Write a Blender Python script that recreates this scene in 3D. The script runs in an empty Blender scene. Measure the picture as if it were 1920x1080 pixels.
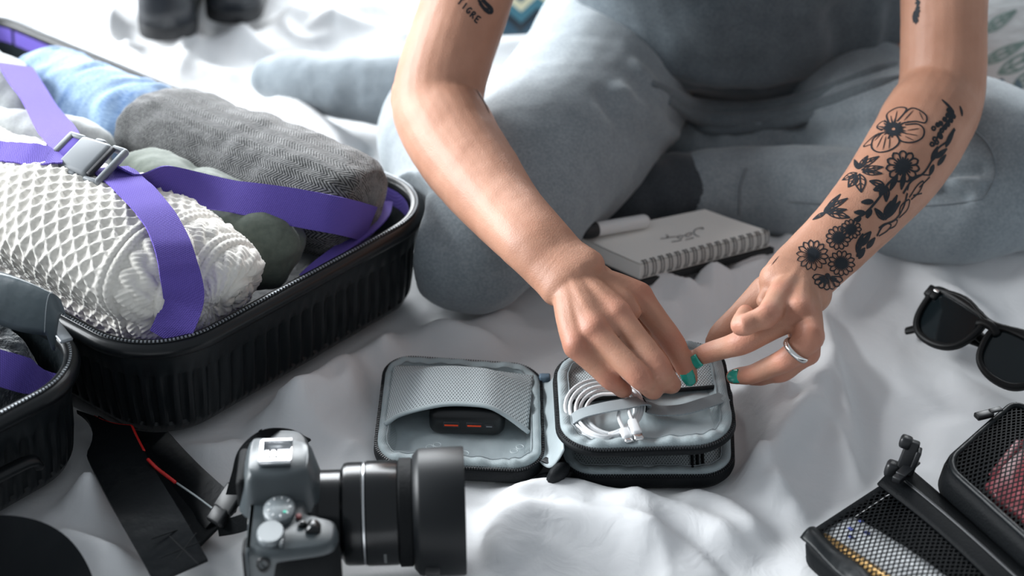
import bpy, bmesh, math, random
import numpy as np
from mathutils import Vector, Matrix
from mathutils.bvhtree import BVHTree

random.seed(7)
rng = np.random.default_rng(7)
scene = bpy.context.scene
COL = scene.collection
pi = math.pi

# ------------------------------------------------------------------ camera
PITCH = math.radians(31.0)
CAM_H = 0.85
FOV = math.radians(30.0)
FPX = 960 / math.tan(FOV / 2)
cam_data = bpy.data.cameras.new('camera')
cam_data.sensor_width = 36
cam_data.angle = FOV
cam_data.clip_start = 0.02
cam_data.dof.use_dof = True
cam_data.dof.focus_distance = 1.43
cam_data.dof.aperture_fstop = 4.2
cam = bpy.data.objects.new('camera', cam_data)
cam.location = (0, 0, CAM_H)
cam.rotation_euler = (pi / 2 - PITCH, 0, 0)
COL.objects.link(cam)
scene.camera = cam

# ------------------------------------------------------------------ world, daylight, exposure
world = bpy.data.worlds.new('World')
scene.world = world
world.use_nodes = True
bg = world.node_tree.nodes['Background']
bg.inputs[0].default_value = (0.84, 0.92, 1.0, 1)
bg.inputs[1].default_value = 0.28

def area_light(name, loc, target, sx, sy, power, color):
    d = bpy.data.lights.new(name, 'AREA')
    d.shape = 'RECTANGLE'
    d.size = sx
    d.size_y = sy
    d.energy = power
    d.color = color
    o = bpy.data.objects.new(name, d)
    o.location = loc
    o.rotation_euler = (Vector(target) - Vector(loc)).to_track_quat('-Z', 'Y').to_euler()
    COL.objects.link(o)
    return o

area_light('daylight_back_window', (-0.1, 3.62, 1.25), (-0.1, 1.0, 0.55), 2.7, 1.6, 185, (0.93, 0.97, 1.0))
area_light('daylight_side_window', (-2.72, 1.9, 1.25), (0, 1.6, 0.5), 1.8, 1.5, 205, (0.93, 0.97, 1.0))

scene.view_settings.view_transform = 'Standard'
scene.view_settings.look = 'None'
scene.view_settings.gamma = 1
scene.view_settings.use_curve_mapping = False
scene.view_settings.exposure = 0.52

# ------------------------------------------------------------------ pixel helpers (a pixel is a direction; height or depth comes from what it touches)
SP, CP = math.sin(PITCH), math.cos(PITCH)
def P(x, y, z=0.0):
    u = (x - 960) / FPX; v = (y - 540) / FPX
    t = (CAM_H - z) / (SP + v * CP)
    return Vector((u * t, (CP - v * SP) * t, z))
def PY(x, y, Y):
    u = (x - 960) / FPX; v = (y - 540) / FPX
    t = Y / (CP - v * SP)
    return Vector((u * t, Y, CAM_H - t * (SP + v * CP)))
def ray(x, y):
    u = (x - 960) / FPX; v = (y - 540) / FPX
    return Vector((u, CP - v * SP, -SP - v * CP)).normalized()
CAMP = Vector((0, 0, CAM_H))

# ------------------------------------------------------------------ scene helpers
def thing(name, label, cat, loc=(0, 0, 0), group=None):
    o = bpy.data.objects.new(name, None)
    o.empty_display_size = 0.03
    o.location = loc
    o['label'] = label
    o['category'] = cat
    if group:
        o['group'] = group
    COL.objects.link(o)
    return o
def tag(o, label, cat, group=None):
    o['label'] = label
    o['category'] = cat
    if group:
        o['group'] = group
    return o
def setparent(o, parent):
    """everything is built in world space; only roots carry a translation"""
    o.parent = parent
    if parent.parent is None:
        o.matrix_parent_inverse = Matrix.Translation(parent.location).inverted()
def add(name, VF, mat=None, parent=None, smooth=True, uv=None, label=None, sharp=None):
    V, F = VF
    me = bpy.data.meshes.new(name)
    me.from_pydata([tuple(map(float, v)) for v in V], [], [tuple(map(int, f)) for f in F])
    me.validate()
    if smooth:
        me.polygons.foreach_set('use_smooth', [True] * len(me.polygons))
        if sharp:
            try:
                me.set_sharp_from_angle(angle=math.radians(sharp))
            except Exception:
                pass
    if uv is not None:
        uv = np.asarray(uv, dtype=float)
        l = me.uv_layers.new(name='UVMap')
        idx = np.zeros(len(me.loops), dtype=np.int32)
        me.loops.foreach_get('vertex_index', idx)
        l.data.foreach_set('uv', uv[idx].ravel())
    me.update()
    o = bpy.data.objects.new(name, me)
    COL.objects.link(o)
    if mat is not None:
        me.materials.append(mat)
    if parent is not None:
        setparent(o, parent)
    if label:
        o['label'] = label
    return o
def join(*vfs):
    V = []; F = []
    for v, f in vfs:
        n = len(V)
        V.extend([tuple(p) for p in v])
        F.extend([tuple(i + n for i in q) for q in f])
    return V, F
def xf(VF, M):
    V, F = VF
    return [tuple(M @ Vector(v)) for v in V], F
def basis(origin, ex, ey, ez):
    M = Matrix.Identity(4)
    for i, e in enumerate((ex, ey, ez)):
        M[0][i], M[1][i], M[2][i] = e[0], e[1], e[2]
    M[0][3], M[1][3], M[2][3] = origin[0], origin[1], origin[2]
    return M

def box(sx, sy, sz, c=(0, 0, 0), bev=0.0, seg=2, taper=None):
    bm = bmesh.new()
    bmesh.ops.create_cube(bm, size=1)
    for v in bm.verts:
        v.co.x *= sx; v.co.y *= sy; v.co.z *= sz
        if taper and v.co.z > 0:
            v.co.x *= taper; v.co.y *= taper
    if bev > 0:
        bmesh.ops.bevel(bm, geom=bm.edges[:], offset=bev, segments=seg, affect='EDGES', profile=0.5, clamp_overlap=True)
    V = [(v.co.x + c[0], v.co.y + c[1], v.co.z + c[2]) for v in bm.verts]
    bm.verts.index_update()
    F = [[v.index for v in f.verts] for f in bm.faces]
    bm.free()
    return V, F

def lathe(profile, n=32, axis='z', c=(0, 0, 0), close=True):
    """profile: list of (r, h)."""
    V = []; F = []
    for r, h in profile:
        for i in range(n):
            a = 2 * pi * i / n
            x, y = r * math.cos(a), r * math.sin(a)
            if axis == 'z': p = (x, y, h)
            elif axis == 'x': p = (h, x, y)
            else: p = (x, h, y)
            V.append((p[0] + c[0], p[1] + c[1], p[2] + c[2]))
    m = len(profile)
    for j in range(m - 1):
        for i in range(n):
            k = (i + 1) % n
            F.append((j * n + i, j * n + k, (j + 1) * n + k, (j + 1) * n + i))
    if close:
        F.append(tuple(range(n))[::-1])
        F.append(tuple((m - 1) * n + i for i in range(n)))
    return V, F

def crom(pts, sub):
    """Catmull-Rom through points (any dimension)."""
    A = np.array([list(p) for p in pts], dtype=float)
    n = len(A)
    if n < 3:
        t = np.linspace(0, 1, sub * (n - 1) + 1)[:, None]
        return A[0] * (1 - t) + A[-1] * t
    B = np.vstack([2 * A[0] - A[1], A, 2 * A[-1] - A[-2]])
    out = []
    for i in range(n - 1):
        p0, p1, p2, p3 = B[i], B[i + 1], B[i + 2], B[i + 3]
        for k in range(sub):
            t = k / sub
            out.append(0.5 * (2 * p1 + (p2 - p0) * t + (2 * p0 - 5 * p1 + 4 * p2 - p3) * t * t + (3 * p1 - p0 - 3 * p2 + p3) * t ** 3))
    out.append(A[-1])
    return np.array(out)

def frames(C, ref):
    T = np.gradient(C, axis=0)
    T /= np.linalg.norm(T, axis=1)[:, None] + 1e-12
    ref = np.asarray(ref, dtype=float)
    R = np.broadcast_to(ref, C.shape)
    S = np.cross(T, R)
    S /= np.linalg.norm(S, axis=1)[:, None] + 1e-12
    N = np.cross(S, T)
    return T, S, N

def loft(pts, rad, ref=(0, 0, 1), n=16, sub=6, cap=True, power=2.0):
    """Tube through pts with radii (a sideways, b along ref); rounded ends."""
    rad = [(r, r) if not hasattr(r, '__len__') else r for r in rad]
    D = crom([list(p) + list(r) for p, r in zip(pts, rad)], sub)
    C = D[:, :3]; R = D[:, 3:5]
    T, S, N = frames(C, ref)
    rings = []
    def ring(c, s, nn, a, b):
        o = []
        for i in range(n):
            t = 2 * pi * i / n
            ct, st = math.cos(t), math.sin(t)
            if power != 2.0:
                ct = math.copysign(abs(ct) ** (2 / power), ct); st = math.copysign(abs(st) ** (2 / power), st)
            o.append(c + s * (a * ct) + nn * (b * st))
        return o
    if cap:
        r0 = min(R[0])
        for k in (0.98, 0.85, 0.6, 0.3):
            f = math.sqrt(max(0, 1 - k * k))
            rings.append(ring(C[0] - T[0] * r0 * k, S[0], N[0], R[0][0] * f, R[0][1] * f))
    for i in range(len(C)):
        rings.append(ring(C[i], S[i], N[i], R[i][0], R[i][1]))
    if cap:
        r1 = min(R[-1])
        for k in (0.3, 0.6, 0.85, 0.98):
            f = math.sqrt(max(0, 1 - k * k))
            rings.append(ring(C[-1] + T[-1] * r1 * k, S[-1], N[-1], R[-1][0] * f, R[-1][1] * f))
    V = [tuple(p) for r in rings for p in r]
    F = []
    for j in range(len(rings) - 1):
        for i in range(n):
            k = (i + 1) % n
            F.append((j * n + i, j * n + k, (j + 1) * n + k, (j + 1) * n + i))
    if cap:
        F.append(tuple(range(n))[::-1])
        m = len(rings) - 1
        F.append(tuple(m * n + i for i in range(n)))
    return V, F

def tube(pts, r, n=8, sub=4, ref=(0.13, 0.21, 0.97), cap=True):
    return loft(pts, [r] * len(pts), ref, n, sub, cap)

def ctube(pts, r, n=6):
    """closed tube"""
    C = np.array([list(p) for p in pts]); m = len(C)
    T = np.roll(C, -1, 0) - np.roll(C, 1, 0)
    T /= np.linalg.norm(T, axis=1)[:, None] + 1e-12
    S = np.cross(T, np.array([0.05, 0.07, 1.0])); S /= np.linalg.norm(S, axis=1)[:, None] + 1e-12
    N = np.cross(S, T)
    V = []; F = []
    for i in range(m):
        for k in range(n):
            a = 2 * pi * k / n
            V.append(tuple(C[i] + r * (S[i] * math.cos(a) + N[i] * math.sin(a))))
    for i in range(m):
        j = (i + 1) % m
        for k in range(n):
            l = (k + 1) % n
            F.append((i * n + k, i * n + l, j * n + l, j * n + k))
    return V, F

def ribbon(C, W, N, thick):
    """solid strip: centres C, half-width vectors W, normals N (arrays)"""
    C = np.asarray(C); W = np.asarray(W); N = np.asarray(N)
    V = []; F = []
    m = len(C)
    for i in range(m):
        h = N[i] * thick / 2
        for s, q in ((-1, 1), (1, 1), (1, -1), (-1, -1)):
            V.append(tuple(C[i] + s * W[i] + q * h))
    for i in range(m - 1):
        a, b = i * 4, i * 4 + 4
        for k in range(4):
            l = (k + 1) % 4
            F.append((a + k, b + k, b + l, a + l))
    F.append((0, 1, 2, 3)); e = (m - 1) * 4
    F.append((e + 3, e + 2, e + 1, e))
    return V, F

def grid(nu, nv, fn):
    V = [fn(i / (nu - 1), j / (nv - 1)) for j in range(nv) for i in range(nu)]
    F = [(j * nu + i, j * nu + i + 1, (j + 1) * nu + i + 1, (j + 1) * nu + i) for j in range(nv - 1) for i in range(nu - 1)]
    uv = [(i / (nu - 1), j / (nv - 1)) for j in range(nv) for i in range(nu)]
    return (V, F), uv

def solidgrid(nu, nv, fn, th):
    """sheet with thickness th below fn"""
    (V, F), uv = grid(nu, nv, fn)
    A = np.array([list(v) for v in V]).reshape(nv, nu, 3)
    du = np.gradient(A, axis=1); dv = np.gradient(A, axis=0)
    Nn = np.cross(du, dv); Nn /= np.linalg.norm(Nn, axis=2)[..., None] + 1e-12
    B = A - Nn * th
    n = nu * nv
    V2 = [tuple(p) for p in A.reshape(-1, 3)] + [tuple(p) for p in B.reshape(-1, 3)]
    F2 = list(F) + [tuple(i + n for i in f[::-1]) for f in F]
    edge = [i for i in range(nu)] + [j * nu + nu - 1 for j in range(1, nv)] + [(nv - 1) * nu + i for i in range(nu - 2, -1, -1)] + [j * nu for j in range(nv - 2, 0, -1)]
    for a, b in zip(edge, edge[1:] + edge[:1]):
        F2.append((b, a, a + n, b + n))
    return (V2, F2), uv + uv

def quadmap(a, b, c, d):
    """unit square -> four points a(0,0) b(1,0) c(1,1) d(0,1)"""
    a, b, c, d = map(Vector, (a, b, c, d))
    return lambda u, v: a * (1 - u) * (1 - v) + b * u * (1 - v) + c * u * v + d * (1 - u) * v

def rrect(w, h, r, n=8, step=None):
    """rounded rectangle outline, counter-clockwise, (0,0)-(w,h); straight sides sampled at step"""
    pts = []
    for cx, cy, a0 in ((w - r, r, -pi / 2), (w - r, h - r, 0), (r, h - r, pi / 2), (r, r, pi)):
        for i in range(n + 1):
            a = a0 + pi / 2 * i / n
            pts.append((cx + r * math.cos(a), cy + r * math.sin(a)))
    if step:
        out = []
        for i, p in enumerate(pts):
            q = pts[(i + 1) % len(pts)]
            d = math.dist(p, q)
            k = max(1, int(round(d / step)))
            for j in range(k):
                out.append((p[0] + (q[0] - p[0]) * j / k, p[1] + (q[1] - p[1]) * j / k))
        pts = out
    return pts

def resample(pts, step, closed=True):
    A = np.array([list(p) for p in pts], dtype=float)
    if closed:
        A = np.vstack([A, A[:1]])
    d = np.r_[0, np.cumsum(np.linalg.norm(np.diff(A, axis=0), axis=1))]
    n = max(3, int(round(d[-1] / step)))
    t = np.linspace(0, d[-1], n, endpoint=not closed)
    return np.stack([np.interp(t, d, A[:, k]) for k in range(A.shape[1])], axis=1)

def rings(levels, capb=True, capt=True):
    """skin a list of equal-length point rings"""
    V = []; F = []
    n = len(levels[0])
    for L in levels:
        V.extend([tuple(p) for p in L])
    for j in range(len(levels) - 1):
        for i in range(n):
            k = (i + 1) % n
            F.append((j * n + i, j * n + k, (j + 1) * n + k, (j + 1) * n + i))
    if capb: F.append(tuple(range(n))[::-1])
    if capt: F.append(tuple((len(levels) - 1) * n + i for i in range(n)))
    return V, F

def inset(poly, d):
    """shrink a closed 2-D outline by d (negative grows)"""
    A = np.asarray(poly, dtype=float)
    T = np.roll(A, -1, 0) - np.roll(A, 1, 0)
    T /= np.linalg.norm(T, axis=1)[:, None] + 1e-12
    N = np.stack([-T[:, 1], T[:, 0]], axis=1)
    area = 0.5 * np.sum(A[:, 0] * np.roll(A[:, 1], -1) - np.roll(A[:, 0], -1) * A[:, 1])
    return A + N * d * (1 if area > 0 else -1)

def smoothpoly(pts, sub=6):
    """closed Catmull-Rom of 2-D/3-D points"""
    A = [list(p) for p in pts]
    B = [A[-1]] + A + [A[0], A[1]]
    B = np.array(B, dtype=float)
    out = []
    for i in range(len(A)):
        p0, p1, p2, p3 = B[i], B[i + 1], B[i + 2], B[i + 3]
        for k in range(sub):
            t = k / sub
            out.append(0.5 * (2 * p1 + (p2 - p0) * t + (2 * p0 - 5 * p1 + 4 * p2 - p3) * t * t + (3 * p1 - p0 - 3 * p2 + p3) * t ** 3))
    return np.array(out)

def slab(poly, z0, z1, r=0.004, k=3):
    """rounded-edge slab over a 2-D outline (world xy)"""
    L = []
    for i in range(k + 1):
        a = pi / 2 * i / k
        q = inset(poly, r * (1 - math.sin(a)))
        L.append([(p[0], p[1], z0 + r * (1 - math.cos(a))) for p in q])
    for i in range(k + 1):
        a = pi / 2 * i / k
        q = inset(poly, r * (1 - math.cos(a)))
        L.append([(p[0], p[1], z1 - r * (1 - math.sin(a))) for p in q])
    return rings(L)

# ------------------------------------------------------------------ vector noise
_perm = rng.permutation(256)
_perm = np.concatenate([_perm, _perm, _perm])
_g = rng.normal(size=(256, 3)); _g /= np.linalg.norm(_g, axis=1)[:, None]
def pnoise(x, y, z=0.0):
    x, y, z = np.broadcast_arrays(np.asarray(x, float), np.asarray(y, float), np.asarray(z, float))
    xi, yi, zi = np.floor(x).astype(int), np.floor(y).astype(int), np.floor(z).astype(int)
    xf_, yf, zf = x - xi, y - yi, z - zi
    f = lambda t: t * t * t * (t * (t * 6 - 15) + 10)
    u, v, w = f(xf_), f(yf), f(zf)
    def gr(i, j, k):
        h = _perm[_perm[_perm[(xi + i) & 255] + ((yi + j) & 255)] + ((zi + k) & 255)]
        g = _g[h]
        return g[..., 0] * (xf_ - i) + g[..., 1] * (yf - j) + g[..., 2] * (zf - k)
    l = lambda a, b, t: a + (b - a) * t
    return l(l(l(gr(0, 0, 0), gr(1, 0, 0), u), l(gr(0, 1, 0), gr(1, 1, 0), u), v),
             l(l(gr(0, 0, 1), gr(1, 0, 1), u), l(gr(0, 1, 1), gr(1, 1, 1), u), v), w) * 1.6
def fbm(x, y, z=0.0, o=4):
    s = 0; a = 1
    for i in range(o):
        s = s + a * pnoise(x * 2 ** i + 17 * i, y * 2 ** i, z * 2 ** i)
        a *= 0.5
    return s
def sstep(a, b, x):
    t = np.clip((x - a) / (b - a), 0, 1)
    return t * t * (3 - 2 * t)

def remesh(vfs, voxel, smooth=4, factor=0.5):
    V, F = join(*vfs)
    me = bpy.data.meshes.new('tmp')
    me.from_pydata(V, [], F)
    o = bpy.data.objects.new('tmp', me)
    COL.objects.link(o)
    m = o.modifiers.new('r', 'REMESH'); m.mode = 'VOXEL'; m.voxel_size = voxel; m.adaptivity = 0
    if smooth:
        s = o.modifiers.new('s', 'SMOOTH'); s.iterations = smooth; s.factor = factor
    dg = bpy.context.evaluated_depsgraph_get()
    dg.update()
    e = o.evaluated_get(dg).to_mesh()
    n = len(e.vertices)
    co = np.zeros(n * 3); e.vertices.foreach_get('co', co)
    no = np.zeros(n * 3); e.vertices.foreach_get('normal', no)
    F2 = [tuple(p.vertices) for p in e.polygons]
    o.evaluated_get(dg).to_mesh_clear()
    bpy.data.objects.remove(o); bpy.data.meshes.remove(me)
    return co.reshape(-1, 3), F2, no.reshape(-1, 3)

def bvh_of(*objs):
    V = []; F = []
    for o in objs:
        n = len(V)
        V.extend([tuple(v.co) for v in o.data.vertices])
        F.extend([tuple(i + n for i in p.vertices) for p in o.data.polygons])
    return BVHTree.FromPolygons(V, F)

def net(fn, a, b, pitch, w, slope=1.7):
    """diamond net: strands in two directions over fn(u,v) of real size a x b"""
    V = []; F = []
    def strand(p, q):
        d = math.dist(p, q)
        if d < pitch * 0.4: return
        k = max(2, int(d / 0.012))
        dx, dy = (q[0] - p[0]) / d, (q[1] - p[1]) / d
        base = len(V)
        for i in range(k + 1):
            x, y = p[0] + (q[0] - p[0]) * i / k, p[1] + (q[1] - p[1]) * i / k
            for s in (-1, 1):
                V.append(tuple(fn(min(1, max(0, (x - dy * w * s) / a)), min(1, max(0, (y + dx * w * s) / b)))))
        for i in range(k):
            F.append((base + 2 * i, base + 2 * i + 1, base + 2 * i + 3, base + 2 * i + 2))
    for sg in (1, -1):
        c = -b / slope if sg > 0 else 0
        end = a if sg > 0 else a + b / slope
        while c < end:
            # line x = c + sg*y/slope
            y0, y1 = 0.0, b
            xs = lambda y: c + sg * y / slope
            lo, hi = xs(y0), xs(y1)
            ys = [y for y in (y0, y1)]
            if sg > 0:
                ya = max(0, (0 - c) * slope); yb = min(b, (a - c) * slope)
            else:
                ya = max(0, (c - a) * slope); yb = min(b, c * slope)
            if yb > ya:
                strand((xs(ya), ya), (xs(yb), yb))
            c += pitch
    return V, F

# ------------------------------------------------------------------ materials
def nodes_of(name):
    m = bpy.data.materials.new(name)
    m.use_nodes = True
    nt = m.node_tree
    return m, nt, nt.nodes['Principled BSDF']
def lin(c):
    return tuple((x / 255 / 12.92 if x / 255 <= 0.04045 else ((x / 255 + 0.055) / 1.055) ** 2.4) for x in c)
def mat(name, color, rough=0.6, metal=0.0, var=None, bump=None, sheen=0.0, sss=0.0, coat=0.0, spec=0.5, alpha=1.0, coord='Object', emit=None, aniso=None):
    """var=(scale, second colour, detail); bump=(scale, strength, distance)"""
    m, nt, b = nodes_of(name)
    b.inputs['Base Color'].default_value = (*color, 1)
    b.inputs['Roughness'].default_value = rough
    b.inputs['Metallic'].default_value = metal
    b.inputs['Specular IOR Level'].default_value = spec
    if sheen:
        b.inputs['Sheen Weight'].default_value = sheen
        b.inputs['Sheen Roughness'].default_value = 0.4
    if coat:
        b.inputs['Coat Weight'].default_value = coat
        b.inputs['Coat Roughness'].default_value = 0.12
    if alpha < 1:
        b.inputs['Alpha'].default_value = alpha
    if emit:
        b.inputs['Emission Color'].default_value = (*emit[0], 1)
        b.inputs['Emission Strength'].default_value = emit[1]
    L = nt.links
    tc = nt.nodes.new('ShaderNodeTexCoord')
    src = tc.outputs[coord]
    if aniso:
        mp = nt.nodes.new('ShaderNodeMapping')
        mp.inputs['Scale'].default_value = aniso
        L.new(src, mp.inputs[0]); src = mp.outputs[0]
    if var:
        n = nt.nodes.new('ShaderNodeTexNoise')
        n.inputs['Scale'].default_value = var[0]
        n.inputs['Detail'].default_value = var[2] if len(var) > 2 else 3
        L.new(src, n.inputs['Vector'])
        r = nt.nodes.new('ShaderNodeValToRGB')
        r.color_ramp.elements[0].position = 0.35; r.color_ramp.elements[0].color = (*color, 1)
        r.color_ramp.elements[1].position = 0.65; r.color_ramp.elements[1].color = (*var[1], 1)
        L.new(n.outputs['Fac'], r.inputs[0]); L.new(r.outputs[0], b.inputs['Base Color'])
    if bump:
        n = nt.nodes.new('ShaderNodeTexNoise')
        n.inputs['Scale'].default_value = bump[0]
        n.inputs['Detail'].default_value = 4
        L.new(src, n.inputs['Vector'])
        bp = nt.nodes.new('ShaderNodeBump')
        bp.inputs['Strength'].default_value = bump[1]
        bp.inputs['Distance'].default_value = bump[2]
        L.new(n.outputs['Fac'], bp.inputs['Height']); L.new(bp.outputs[0], b.inputs['Normal'])
    return m
def mnode(nt, op, a, b=None, c=None):
    n = nt.nodes.new('ShaderNodeMath'); n.operation = op
    for i, x in enumerate((a, b, c)):
        if x is None: continue
        if isinstance(x, (int, float)): n.inputs[i].default_value = x
        else: nt.links.new(x, n.inputs[i])
    return n.outputs[0]
def uv_xy(nt):
    tc = nt.nodes.new('ShaderNodeTexCoord')
    s = nt.nodes.new('ShaderNodeSeparateXYZ')
    nt.links.new(tc.outputs['UV'], s.inputs[0])
    return s.outputs[0], s.outputs[1]
def mixcol(nt, fac, c0, c1, target):
    r = nt.nodes.new('ShaderNodeValToRGB')
    r.color_ramp.elements[0].color = (*c0, 1); r.color_ramp.elements[1].color = (*c1, 1)
    nt.links.new(fac, r.inputs[0]); nt.links.new(r.outputs[0], target)
    return r
def bumpnode(nt, height, strength, dist, bsdf):
    bp = nt.nodes.new('ShaderNodeBump')
    bp.inputs['Strength'].default_value = strength; bp.inputs['Distance'].default_value = dist
    nt.links.new(height, bp.inputs['Height']); nt.links.new(bp.outputs[0], bsdf.inputs['Normal'])
def weave_mat(name, c0, c1, period, rough=0.75, sheen=0.2, strength=0.4, spec=0.4):
    """plain/twill weave on metric UVs"""
    m, nt, b = nodes_of(name)
    b.inputs['Roughness'].default_value = rough; b.inputs['Sheen Weight'].default_value = sheen
    b.inputs['Specular IOR Level'].default_value = spec
    x, y = uv_xy(nt)
    k = 2 * pi / period
    a = mnode(nt, 'SINE', mnode(nt, 'MULTIPLY', mnode(nt, 'ADD', x, y), k))
    c = mnode(nt, 'SINE', mnode(nt, 'MULTIPLY', mnode(nt, 'SUBTRACT', x, y), k * 0.5))
    h = mnode(nt, 'MULTIPLY_ADD', mnode(nt, 'MULTIPLY', a, c), 0.5, 0.5)
    mixcol(nt, h, c0, c1, b.inputs['Base Color'])
    bumpnode(nt, h, strength, period * 0.3, b)
    return m
def airmesh_mat(name, c_hole, c_yarn, period):
    """spacer mesh with a regular grid of small holes, metric UVs"""
    m, nt, b = nodes_of(name)
    b.inputs['Roughness'].default_value = 0.7; b.inputs['Sheen Weight'].default_value = 0.2
    x, y = uv_xy(nt)
    k = 2 * pi / period
    sx = mnode(nt, 'COSINE', mnode(nt, 'MULTIPLY', mnode(nt, 'ADD', x, mnode(nt, 'MULTIPLY', y, 0.5)), k))
    sy = mnode(nt, 'COSINE', mnode(nt, 'MULTIPLY', mnode(nt, 'SUBTRACT', x, mnode(nt, 'MULTIPLY', y, 0.5)), k))
    h = mnode(nt, 'MULTIPLY_ADD', mnode(nt, 'ADD', sx, sy), -0.25, 0.5)
    r = mixcol(nt, h, c_hole, c_yarn, b.inputs['Base Color'])
    r.color_ramp.elements[0].position = 0.16; r.color_ramp.elements[1].position = 0.5
    bumpnode(nt, h, 0.5, period * 0.3, b)
    return m

# ================================================================== the room
def struct(name, VF, m, parent=None, smooth=False):
    o = add(name, VF, m, parent, smooth)
    if parent is None:
        o['kind'] = 'structure'
    return o
M_wall = mat('wall_paint', (0.82, 0.83, 0.83), 0.85, bump=(60, 0.1, 0.002))
M_floor = mat('floor_oak', (0.36, 0.25, 0.16), 0.5, var=(5, (0.28, 0.18, 0.11)), aniso=(1, 9, 1))
M_white = mat('white_lacquer', (0.8, 0.8, 0.8), 0.35)
M_glass = mat('window_glass', (1, 1, 1), 0.02, alpha=0.12)
struct('floor', box(7, 7, 0.1, (0.2, 1.6, -0.6)), M_floor)
def wall_with_hole(L, z0, z1, a, b, c, d, th):
    """wall along x of length L, opening x a..b, z c..d"""
    return join(box(a + L / 2, th, z1 - z0, ((a - L / 2) / 2, 0, (z0 + z1) / 2)),
                box(L / 2 - b, th, z1 - z0, ((b + L / 2) / 2, 0, (z0 + z1) / 2)),
                box(b - a, th, c - z0, ((a + b) / 2, 0, (z0 + c) / 2)),
                box(b - a, th, z1 - d, ((a + b) / 2, 0, (z1 + d) / 2)))
def window(name, M, a, b, c, d):
    fr = []
    w = 0.05
    for x in (a + w / 2, (a + b) / 2, b - w / 2):
        fr.append(box(w, 0.06, d - c, (x, 0, (c + d) / 2), 0.004))
    for z in (c + w / 2, d - w / 2):
        fr.append(box(b - a, 0.06, w, ((a + b) / 2, 0, z), 0.004))
    o = struct(name, xf(join(*fr), M), M_white)
    add('window_sill', xf(box(b - a + 0.1, 0.16, 0.03, ((a + b) / 2, -0.1, c - 0.015), 0.005), M), M_white, o, False)
    for x0, x1 in ((a + w, (a + b) / 2 - w / 2), ((a + b) / 2 + w / 2, b - w)):
        add('window_pane', xf(box(x1 - x0, 0.006, d - c - 2 * w, ((x0 + x1) / 2, 0.01, (c + d) / 2)), M), M_glass, o, False)
Mb = Matrix.Translation((0, 3.5, 0))
struct('wall_back', xf(wall_with_hole(6, -0.55, 2.3, -1.6, 1.4, 0.4, 2.1, 0.12), Mb), M_wall)
window('window_1', Mb, -1.6, 1.4, 0.4, 2.1)
Ml = Matrix.Translation((-2.6, 1.6, 0)) @ Matrix.Rotation(pi / 2, 4, 'Z')
struct('wall_left', xf(wall_with_hole(4, -0.55, 2.3, -0.8, 1.4, 0.4, 2.1, 0.12), Ml), M_wall)
window('window_2', Ml, -0.8, 1.4, 0.4, 2.1)

# ================================================================== bed
BX0, BX1, BY0, BY1 = -1.12, 1.18, 0.42, 2.62
bed = thing('bed', 'wide bed made up with rumpled white bedding under everything', 'bed', (0, 1.5, -0.55))
M_wood = mat('bed_wood', (0.42, 0.30, 0.20), 0.5, var=(6, (0.34, 0.23, 0.15)), aniso=(1, 8, 1))
M_matt = mat('mattress_ticking', (0.8, 0.8, 0.8), 0.8)
add('bed_frame', box(2.2, 2.1, 0.2, (0.03, 1.52, -0.37), 0.01), M_wood, bed, False)
for sx in (-0.9, 0.96):
    for sy in (0.6, 2.44):
        add('leg', box(0.07, 0.07, 0.1, (sx, sy, -0.5), 0.004), M_wood, bed, False)
add('mattress', box(2.18, 2.08, 0.2, (0.03, 1.52, -0.17), 0.05, 4), M_matt, bed)

def poly_d(X, Y, pts):
    """distance of grid points to a polyline and parameter 0..1 along it; signed side"""
    best = np.full(X.shape, 1e9); par = np.zeros(X.shape); side = np.zeros(X.shape)
    n = len(pts) - 1
    for i in range(n):
        ax, ay = pts[i][0], pts[i][1]; bx, by = pts[i + 1][0], pts[i + 1][1]
        dx, dy = bx - ax, by - ay
        L2 = dx * dx + dy * dy + 1e-12
        t = np.clip(((X - ax) * dx + (Y - ay) * dy) / L2, 0, 1)
        d = np.hypot(X - ax - t * dx, Y - ay - t * dy)
        m = d < best
        best = np.where(m, d, best); par = np.where(m, (i + t) / n, par)
        side = np.where(m, np.sign((X - ax) * dy - (Y - ay) * dx), side)
    return best, par, side

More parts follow.
